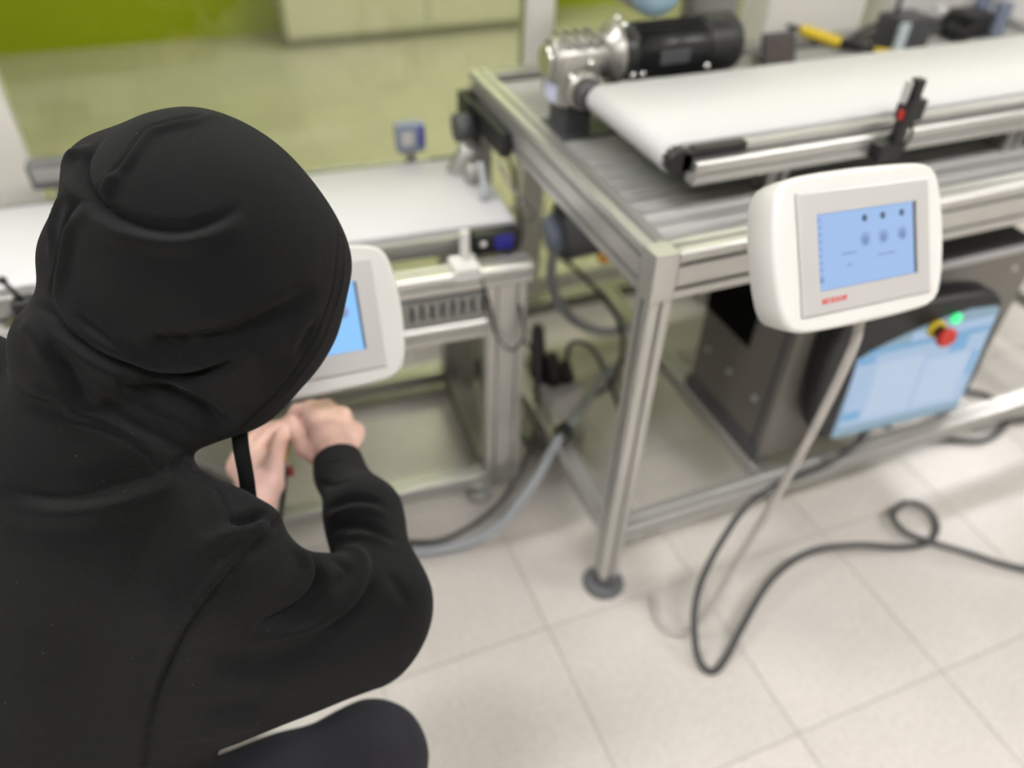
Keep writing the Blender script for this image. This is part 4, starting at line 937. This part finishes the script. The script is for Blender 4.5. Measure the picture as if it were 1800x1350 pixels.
def surface_mesh(name, sdf, lo, hi, h):
    """surface nets over a block-sparse grid"""
    lo = np.array(lo); n = np.ceil((np.array(hi) - lo) / h).astype(int) + 1
    B = 4
    nb = -(-n // B)
    n = nb * B
    ax = [lo[i] + (np.arange(nb[i]) * B + (B - 1) / 2) * h for i in range(3)]
    cen = np.stack(np.meshgrid(*ax, indexing='ij'), -1).reshape(-1, 3)
    dc = sdf(cen)
    act = np.where(np.abs(dc) < B * h * 0.9 + 0.003)[0]
    G = np.repeat(np.repeat(np.repeat(np.where(dc.reshape(nb) < 0, -1.0, 1.0).astype(np.float32), B, 0), B, 1), B, 2)
    loc = np.stack(np.meshgrid(*[np.arange(B)] * 3, indexing='ij'), -1).reshape(-1, 3)
    bi = np.stack(np.unravel_index(act, nb), -1)
    for s in range(0, len(bi), 6000):
        idx = (bi[s:s + 6000, None, :] * B + loc[None]).reshape(-1, 3)
        G[idx[:, 0], idx[:, 1], idx[:, 2]] = sdf(lo + idx * h)
    S = G < 0
    c = [S[i:i + n[0] - 1, j:j + n[1] - 1, k:k + n[2] - 1] for i in (0, 1) for j in (0, 1) for k in (0, 1)]
    cnt = sum(x.astype(np.int8) for x in c)
    cells = np.argwhere((cnt > 0) & (cnt < 8))
    cid = -np.ones(n - 1, dtype=np.int32)
    cid[cells[:, 0], cells[:, 1], cells[:, 2]] = np.arange(len(cells))
    acc = np.zeros((len(cells), 3)); w = np.zeros(len(cells))
    cor = np.array([(i, j, k) for i in (0, 1) for j in (0, 1) for k in (0, 1)])
    for a in range(8):
        for b in range(a + 1, 8):
            if np.abs(cor[a] - cor[b]).sum() != 1: continue
            pa = cells + cor[a]; pb = cells + cor[b]
            va = G[pa[:, 0], pa[:, 1], pa[:, 2]]; vb = G[pb[:, 0], pb[:, 1], pb[:, 2]]
            m = (va < 0) != (vb < 0)
            t = np.where(m, va / np.where(m, va - vb, 1), 0)
            q = cor[a] + t[:, None] * (cor[b] - cor[a])
            acc += np.where(m[:, None], q, 0); w += m
    V = lo + (cells + acc / w[:, None]) * h
    F = []
    for axis in range(3):
        sl0 = [slice(1, -1)] * 3; sl1 = [slice(1, -1)] * 3
        sl0[axis] = slice(0, -1); sl1[axis] = slice(1, None)
        A = S[tuple(sl0)]; Bv = S[tuple(sl1)]
        e = np.argwhere(A != Bv)
        inside = A[e[:, 0], e[:, 1], e[:, 2]]
        off = np.ones(3, int); off[axis] = 0
        e = e + off
        u, v = (axis + 1) % 3, (axis + 2) % 3
        qs = []
        for (du, dv) in ((0, 0), (-1, 0), (-1, -1), (0, -1)):
            x = e.copy(); x[:, u] += du; x[:, v] += dv
            qs.append(cid[x[:, 0], x[:, 1], x[:, 2]])
        q = np.stack(qs, -1)
        q[~inside] = q[~inside][:, ::-1]
        F.append(q)
    F = np.concatenate(F)
    F = F[(F >= 0).all(1)]
    me = bpy.data.meshes.new(name)
    me.vertices.add(len(V)); me.vertices.foreach_set('co', V.astype(np.float32).ravel())
    me.loops.add(F.size); me.loops.foreach_set('vertex_index', F.astype(np.int32).ravel())
    me.polygons.add(len(F)); me.polygons.foreach_set('loop_start', np.arange(0, F.size, 4, dtype=np.int32))
    me.polygons.foreach_set('use_smooth', np.ones(len(F), bool))
    me.update(calc_edges=True); me.validate()
    return me

def verts_of(me):
    a = np.empty(len(me.vertices) * 3, np.float32); me.vertices.foreach_get('co', a)
    return a.reshape(-1, 3).astype(np.float64)
def normals_of(me):
    a = np.empty(len(me.vertices) * 3, np.float32); me.vertices.foreach_get('normal', a)
    return a.reshape(-1, 3).astype(np.float64)
def relax(me, V, times=1, f=0.5):
    e = np.empty(len(me.edges) * 2, np.int32); me.edges.foreach_get('vertices', e); e = e.reshape(-1, 2)
    for _ in range(times):
        s = np.zeros_like(V); c = np.zeros(len(V))
        np.add.at(s, e[:, 0], V[e[:, 1]]); np.add.at(s, e[:, 1], V[e[:, 0]])
        np.add.at(c, e[:, 0], 1); np.add.at(c, e[:, 1], 1)
        V = V + f * (s / np.maximum(c, 1)[:, None] - V)
    return V
def set_verts(me, V):
    me.vertices.foreach_set('co', V.astype(np.float32).ravel()); me.update()

def wave_noise(V, freq, seed):
    r = np.random.RandomState(seed); o = np.zeros(len(V))
    for _ in range(7):
        d = r.normal(size=3); d /= np.linalg.norm(d)
        o += np.sin(V @ (d * freq * r.uniform(0.6, 1.5)) + r.uniform(0, 6.28) + 1.2 * np.sin(V @ (r.normal(size=3) * freq * 0.4)))
    return o / 7
def crease(V, folds):
    D = np.zeros(len(V))
    for (sg, dp, pl) in folds:
        P = np.array(pl)
        if len(P) > 2:
            P = np.array([p[:] for p in catmull([Vector(p) for p in P], 3)])
        L = np.concatenate([[0], np.cumsum(np.linalg.norm(np.diff(P, axis=0), axis=1))])
        m = np.where(((V > P.min(0) - 3 * sg) & (V < P.max(0) + 3 * sg)).all(1))[0]
        if len(m) == 0: continue
        Q = V[m]; best = np.full(len(m), 9.0); tt = np.zeros(len(m))
        for i in range(len(P) - 1):
            ab = P[i + 1] - P[i]; l2 = ab @ ab
            if l2 < 1e-12: continue
            s = np.clip((Q - P[i]) @ ab / l2, 0, 1)
            d = np.linalg.norm(Q - P[i] - s[:, None] * ab, axis=1)
            b = d < best
            best[b] = d[b]; tt[b] = L[i] + s[b] * (L[i + 1] - L[i])
        wgt = np.exp(-(best / sg) ** 2)
        if sg > 0.0026:
            t = tt / L[-1]
            wgt *= np.clip(np.minimum(t, 1 - t) / 0.30 + 0.04, 0, 1)
        D[m] += dp * wgt
    return D

def black_cotton(name, col, rib=2600.0):
    m = bpy.data.materials.new(name); m.use_nodes = True
    nt = m.node_tree; b = nt.nodes['Principled BSDF']
    b.inputs['Roughness'].default_value = 0.9
    b.inputs['Specular IOR Level'].default_value = 0.15
    b.inputs['Sheen Weight'].default_value = 0.050
    b.inputs['Sheen Roughness'].default_value = 0.5
    tc = nt.nodes.new('ShaderNodeTexCoord')
    n = nt.nodes.new('ShaderNodeTexNoise'); n.inputs['Scale'].default_value = 700; n.inputs['Detail'].default_value = 3
    n2 = nt.nodes.new('ShaderNodeTexNoise'); n2.inputs['Scale'].default_value = 9; n2.inputs['Detail'].default_value = 4
    wv = nt.nodes.new('ShaderNodeTexWave'); wv.inputs['Scale'].default_value = rib / 6.283; wv.inputs['Distortion'].default_value = 1.2
    wv.inputs['Detail'].default_value = 1; wv.bands_direction = 'DIAGONAL'
    for q in (n, n2, wv): nt.links.new(tc.outputs['Object'], q.inputs['Vector'])
    ad = nt.nodes.new('ShaderNodeMath'); ad.operation = 'ADD'
    nt.links.new(n.outputs['Fac'], ad.inputs[0]); nt.links.new(n2.outputs['Fac'], ad.inputs[1])
    r = nt.nodes.new('ShaderNodeMapRange'); r.inputs['From Min'].default_value = 0.6; r.inputs['From Max'].default_value = 1.4
    r.inputs['To Min'].default_value = 0.5; r.inputs['To Max'].default_value = 1.5
    nt.links.new(ad.outputs[0], r.inputs['Value'])
    vs = nt.nodes.new('ShaderNodeVectorMath'); vs.operation = 'SCALE'; vs.inputs[0].default_value = col
    nt.links.new(r.outputs[0], vs.inputs['Scale'])
    vo = nt.nodes.new('ShaderNodeTexVoronoi'); vo.inputs['Scale'].default_value = 75        # sparse specks of lint
    nt.links.new(tc.outputs['Object'], vo.inputs['Vector'])
    sp = nt.nodes.new('ShaderNodeSeparateColor'); nt.links.new(vo.outputs['Color'], sp.inputs[0])
    g1 = nt.nodes.new('ShaderNodeMath'); g1.operation = 'GREATER_THAN'; g1.inputs[1].default_value = 0.78; nt.links.new(sp.outputs[0], g1.inputs[0])
    g2 = nt.nodes.new('ShaderNodeMath'); g2.operation = 'LESS_THAN'; g2.inputs[1].default_value = 0.055; nt.links.new(vo.outputs['Distance'], g2.inputs[0])
    g3 = nt.nodes.new('ShaderNodeMath'); g3.operation = 'MULTIPLY'; nt.links.new(g1.outputs[0], g3.inputs[0]); nt.links.new(g2.outputs[0], g3.inputs[1])
    mc = nt.nodes.new('ShaderNodeMix'); mc.data_type = 'RGBA'; mc.inputs['B'].default_value = (0.06, 0.06, 0.06, 1)
    nt.links.new(g3.outputs[0], mc.inputs['Factor']); nt.links.new(vs.outputs[0], mc.inputs['A']); nt.links.new(mc.outputs['Result'], b.inputs['Base Color'])
    mm = nt.nodes.new('ShaderNodeMath'); mm.operation = 'ADD'
    nt.links.new(n.outputs['Fac'], mm.inputs[0]); nt.links.new(wv.outputs['Fac'], mm.inputs[1])
    bp = nt.nodes.new('ShaderNodeBump'); bp.inputs['Strength'].default_value = 0.9; bp.inputs['Distance'].default_value = 0.0007
    nt.links.new(mm.outputs[0], bp.inputs['Height']); nt.links.new(bp.outputs[0], b.inputs['Normal'])
    return m
COTTON = black_cotton('black hoodie cotton', (0.0030, 0.0031, 0.0034))
TROUSER = black_cotton('dark navy trouser cloth', (0.027, 0.0255, 0.036), 3600)

def skin_material():
    m = mat('skin', (0.86, 0.56, 0.485), 0.5, noise=0.12, nscale=40, bump=0.2, bscale=300)
    b = m.node_tree.nodes['Principled BSDF']
    b.inputs['Subsurface Weight'].default_value = 0.15
    b.inputs['Subsurface Radius'].default_value = (0.012, 0.005, 0.003)
    b.inputs['Subsurface Scale'].default_value = 0.4
    return m
SKIN = skin_material()

GAZE = np.array((0.468, 0.447, -0.765)); GAZE /= np.linalg.norm(GAZE)
HEAD = np.array(head)
WR = np.array(wristR); EL = np.array(elbowR)
WDIR = (np.array(HAND_RIGHT[0][1][0]) - WR); WDIR /= np.linalg.norm(WDIR)

def sdf_hoodie(p):
    hd = union([d_sphere(p, c, r) for c, r in HOOD], 0.04)
    ct = union([d_cone(p, *q) for q in COAT], 0.03)
    # ribbed cuff, cut off square at the wrist
    cf = d_cone(p, COAT[CUFF][2], COAT[CUFF][3], np.array(COAT[CUFF][2]) + WDIR * 0.03, COAT[CUFF][3])
    ct = smin(ct, cf, 0.01)
    cut = (p - (np.array(COAT[CUFF][2]) + WDIR * 0.030)) @ WDIR
    near = d_sphere(p, COAT[CUFF][2], 0.085)
    ct = np.where(near < 0, smax(ct, cut, 0.006), ct)
    # inside of the hood: room for the head, open towards the gaze
    cav = smin(d_sphere(p, HEAD, 0.083), d_cone(p, HEAD, 0.072, HEAD + GAZE * 0.25, 0.090), 0.02)
    hd = smax(hd, -cav, 0.008)
    return smin(hd, ct, 0.012)
def sdf_body(p):
    side = np.cross(GAZE, (0, 0, 1)); side /= np.linalg.norm(side); upv = np.cross(side, GAZE)
    q = np.stack([(p - HEAD) @ side, (p - HEAD) @ upv, (p - HEAD) @ GAZE], -1)
    d = d_sphere(q / np.array((0.066, 0.080, 0.078)), (0, 0, 0), 1.0) * 0.066
    d = smin(d, d_cone(q, (0, -0.035, 0.02), 0.050, (0, -0.072, 0.052), 0.026), 0.03)       # jaw and chin
    d = smin(d, d_cone(q, (0, 0.012, 0.074), 0.007, (0, -0.018, 0.092), 0.0105), 0.010)     # nose
    for s in (-1, 1):
        d = smin(d, d_cone(q, (s * 0.066, 0.012, -0.004), 0.010, (s * 0.066, -0.018, 0.002), 0.007), 0.006)   # ears
        d = smax(d, -d_sphere(q, (s * 0.029, 0.010, 0.088), 0.015), 0.010)                  # eye sockets
        d = smin(d, d_sphere(q, (s * 0.029, 0.009, 0.064), 0.0125), 0.003)                  # eyeballs
        d = smin(d, d_cone(q, (0, -0.043, 0.079), 0.005, (s * 0.018, -0.042, 0.073), 0.003), 0.004)           # lips
    L = [d_cone(p, HEAD - GAZE * 0.03, 0.050, neck, 0.040), d_cone(p, neck, 0.040, chest, 0.035),
         d_cone(p, chest, 0.035, (-0.31, 0.47, 0.42), 0.07), d_cone(p, chest, 0.035, shoulderR, 0.024), d_cone(p, chest, 0.035, (-0.29, 0.74, 0.84), 0.022),
         d_cone(p, shoulderR, 0.024, elbowR, 0.022), d_cone(p, elbowR, 0.022, wristR, 0.024),
         d_cone(p, (-0.29, 0.74, 0.84), 0.022, elbowL, 0.022), d_cone(p, elbowL, 0.022, wristL, 0.024)]
    d = smin(d, union(L, 0.02), 0.02)
    for hand in (HAND_RIGHT, HAND_LEFT):
        palm = union([d_cone(p, a[0], a[1], b[0], b[1]) for c in hand[:5] for a, b in zip(c, c[1:])], 0.012)
        fing = None
        for c in hand[5:]:
            f = union([d_cone(p, a[0], a[1], b[0], b[1]) for a, b in zip(c, c[1:])], 0.003)
            fing = f if fing is None else smin(fing, f, 0.0015)
        d = smin(d, smin(palm, fing, 0.007), 0.006)
    return d
ANKLE_R = (-0.12, 0.36, 0.085); ANKLE_L = (-0.50, 0.57, 0.085)
def sdf_trousers(p):
    t = [d_cone(p, (-0.31, 0.45, 0.40), 0.135, (-0.35, 0.50, 0.40), 0.135),
         d_cone(p, (-0.26, 0.40, 0.39), 0.100, (-0.10, 0.415, 0.385), 0.076), d_cone(p, (-0.10, 0.415, 0.385), 0.076, kneeR, 0.064), d_cone(p, kneeR, 0.064, ANKLE_R, 0.05),
         d_cone(p, (-0.38, 0.56, 0.38), 0.095, (-0.21, 0.80, 0.085), 0.068), d_cone(p, (-0.21, 0.80, 0.085), 0.062, ANKLE_L, 0.050)]
    return union(t, 0.025)

per = thing('person', 'person in black hooded sweatshirt seen from behind, crouching, both hands holding a connector', 'person', (-0.25, 0.5, 0.0))
hm = surface_mesh('hoodie', sdf_hoodie, (-0.62, 0.22, 0.22), (0.17, 0.98, 1.13), 0.0026)
V = relax(hm, verts_of(hm), 2, 0.5)
set_verts(hm, V)
N = normals_of(hm)
D = crease(V, [(s_, d_ * (1.0 if s_ < 0.0026 else 1.4), q_) for s_, d_, q_ in FOLDS])
D += 0.0011 * wave_noise(V, 38, 3) + 0.0007 * wave_noise(V, 75, 5)
V = V - N * D[:, None]
V = relax(hm, V, 1, 0.2)
set_verts(hm, V)
hm.materials.append(COTTON)
ob = bpy.data.objects.new('hoodie', hm); C.objects.link(ob); attach(ob, per)
ob['label'] = 'black cotton hooded sweatshirt with the hood up'

bmh = surface_mesh('body', sdf_body, (-0.45, 0.38, 0.30), (0.14, 0.92, 1.04), 0.0026)
set_verts(bmh, relax(bmh, verts_of(bmh), 1, 0.5))
bmh.materials.append(SKIN)
ob = bpy.data.objects.new('body', bmh); C.objects.link(ob); attach(ob, per)
ob['label'] = 'bare hands'

tm = surface_mesh('trousers', sdf_trousers, (-0.62, 0.24, 0.005), (0.10, 0.90, 0.56), 0.005)
V = relax(tm, verts_of(tm), 2, 0.5); set_verts(tm, V)
V = V - normals_of(tm) * (0.0025 * wave_noise(V, 30, 9) + 0.0012 * wave_noise(V, 70, 11))[:, None]
set_verts(tm, V)
tm.materials.append(TROUSER)
ob = bpy.data.objects.new('trousers', tm); C.objects.link(ob); attach(ob, per)
ob['label'] = 'dark navy trousers'
for (ank, toe) in ((ANKLE_R, (0.03, 0.43, 0.035)), (ANKLE_L, (-0.62, 0.44, 0.035))):
    heel = (np.array(ank) - (np.array(toe) - np.array(ank)) * np.array((0.35, 0.35, 0))); heel[2] = 0.045
    def sdf_shoe(p, ank=ank, toe=toe, heel=heel):
        d = union([d_cone(p, heel, 0.036, toe, 0.033), d_cone(p, heel, 0.034, ank, 0.042)], 0.03)
        return smax(d, 0.012 - p[..., 2], 0.004)
    lo = np.minimum(np.minimum(ank, toe), heel) - 0.06; hi = np.maximum(np.maximum(ank, toe), heel) + 0.07
    lo[2] = -0.01
    sm_ = surface_mesh('shoe', sdf_shoe, lo, hi, 0.006)
    sm_.materials.append(BLACK)
    so = bpy.data.objects.new('shoe', sm_); C.objects.link(so); attach(so, per)
    MB().cyl((heel[0], heel[1], 0.001), (heel[0], heel[1], 0.014), 0.036, 20).cyl((toe[0], toe[1], 0.001), (toe[0], toe[1], 0.014), 0.035, 20).build('sole', DGREY, so)
# flat drawstring hanging from the chin of the hood
rg = []
lp = catmull([Vector(q) for q in (lace0, lace1, lace2, lace3)], 8)
sidev = Vector((0.93, -0.37, 0.03))
for i, q in enumerate(lp):
    t = (lp[min(i + 1, len(lp) - 1)] - lp[max(i - 1, 0)]).normalized()
    s = (sidev - t * sidev.dot(t)).normalized(); nn = t.cross(s)
    rg.append([q + s * (0.0085 * math.cos(2 * math.pi * k / 12)) + nn * (0.0022 * math.sin(2 * math.pi * k / 12)) for k in range(12)])
lc = MB().rings(rg).build('drawstring', COTTON, per)
lc['label'] = 'flat black drawstring'

# the connector held between the fingers
cn = thing('cable_connector', 'small connector with a red latch and thin black lead held in both hands', 'connector', conn0)
MB().cyl(conn0, conn1, 0.0055, 14, bev=0.001).build('shell', mat('brass yellow connector', (0.45, 0.27, 0.05), 0.4), cn)
MB().cyl(red0, red1, 0.005, 12, bev=0.001).build('latch', mat('dark red latch', (0.25, 0.02, 0.015), 0.4), cn)
MB().tube([conn1, red0], 0.004, 8).build('joint', PALECAB, cn)
MB().tube([conn1, lead1, lead2, lead3, (-0.03, 0.74, 0.25), (0.06, 0.86, 0.06), (0.12, 0.95, 0.008), (0.2, 0.96, 0.006)], 0.0032, 8).build('lead', BLACK, cn)
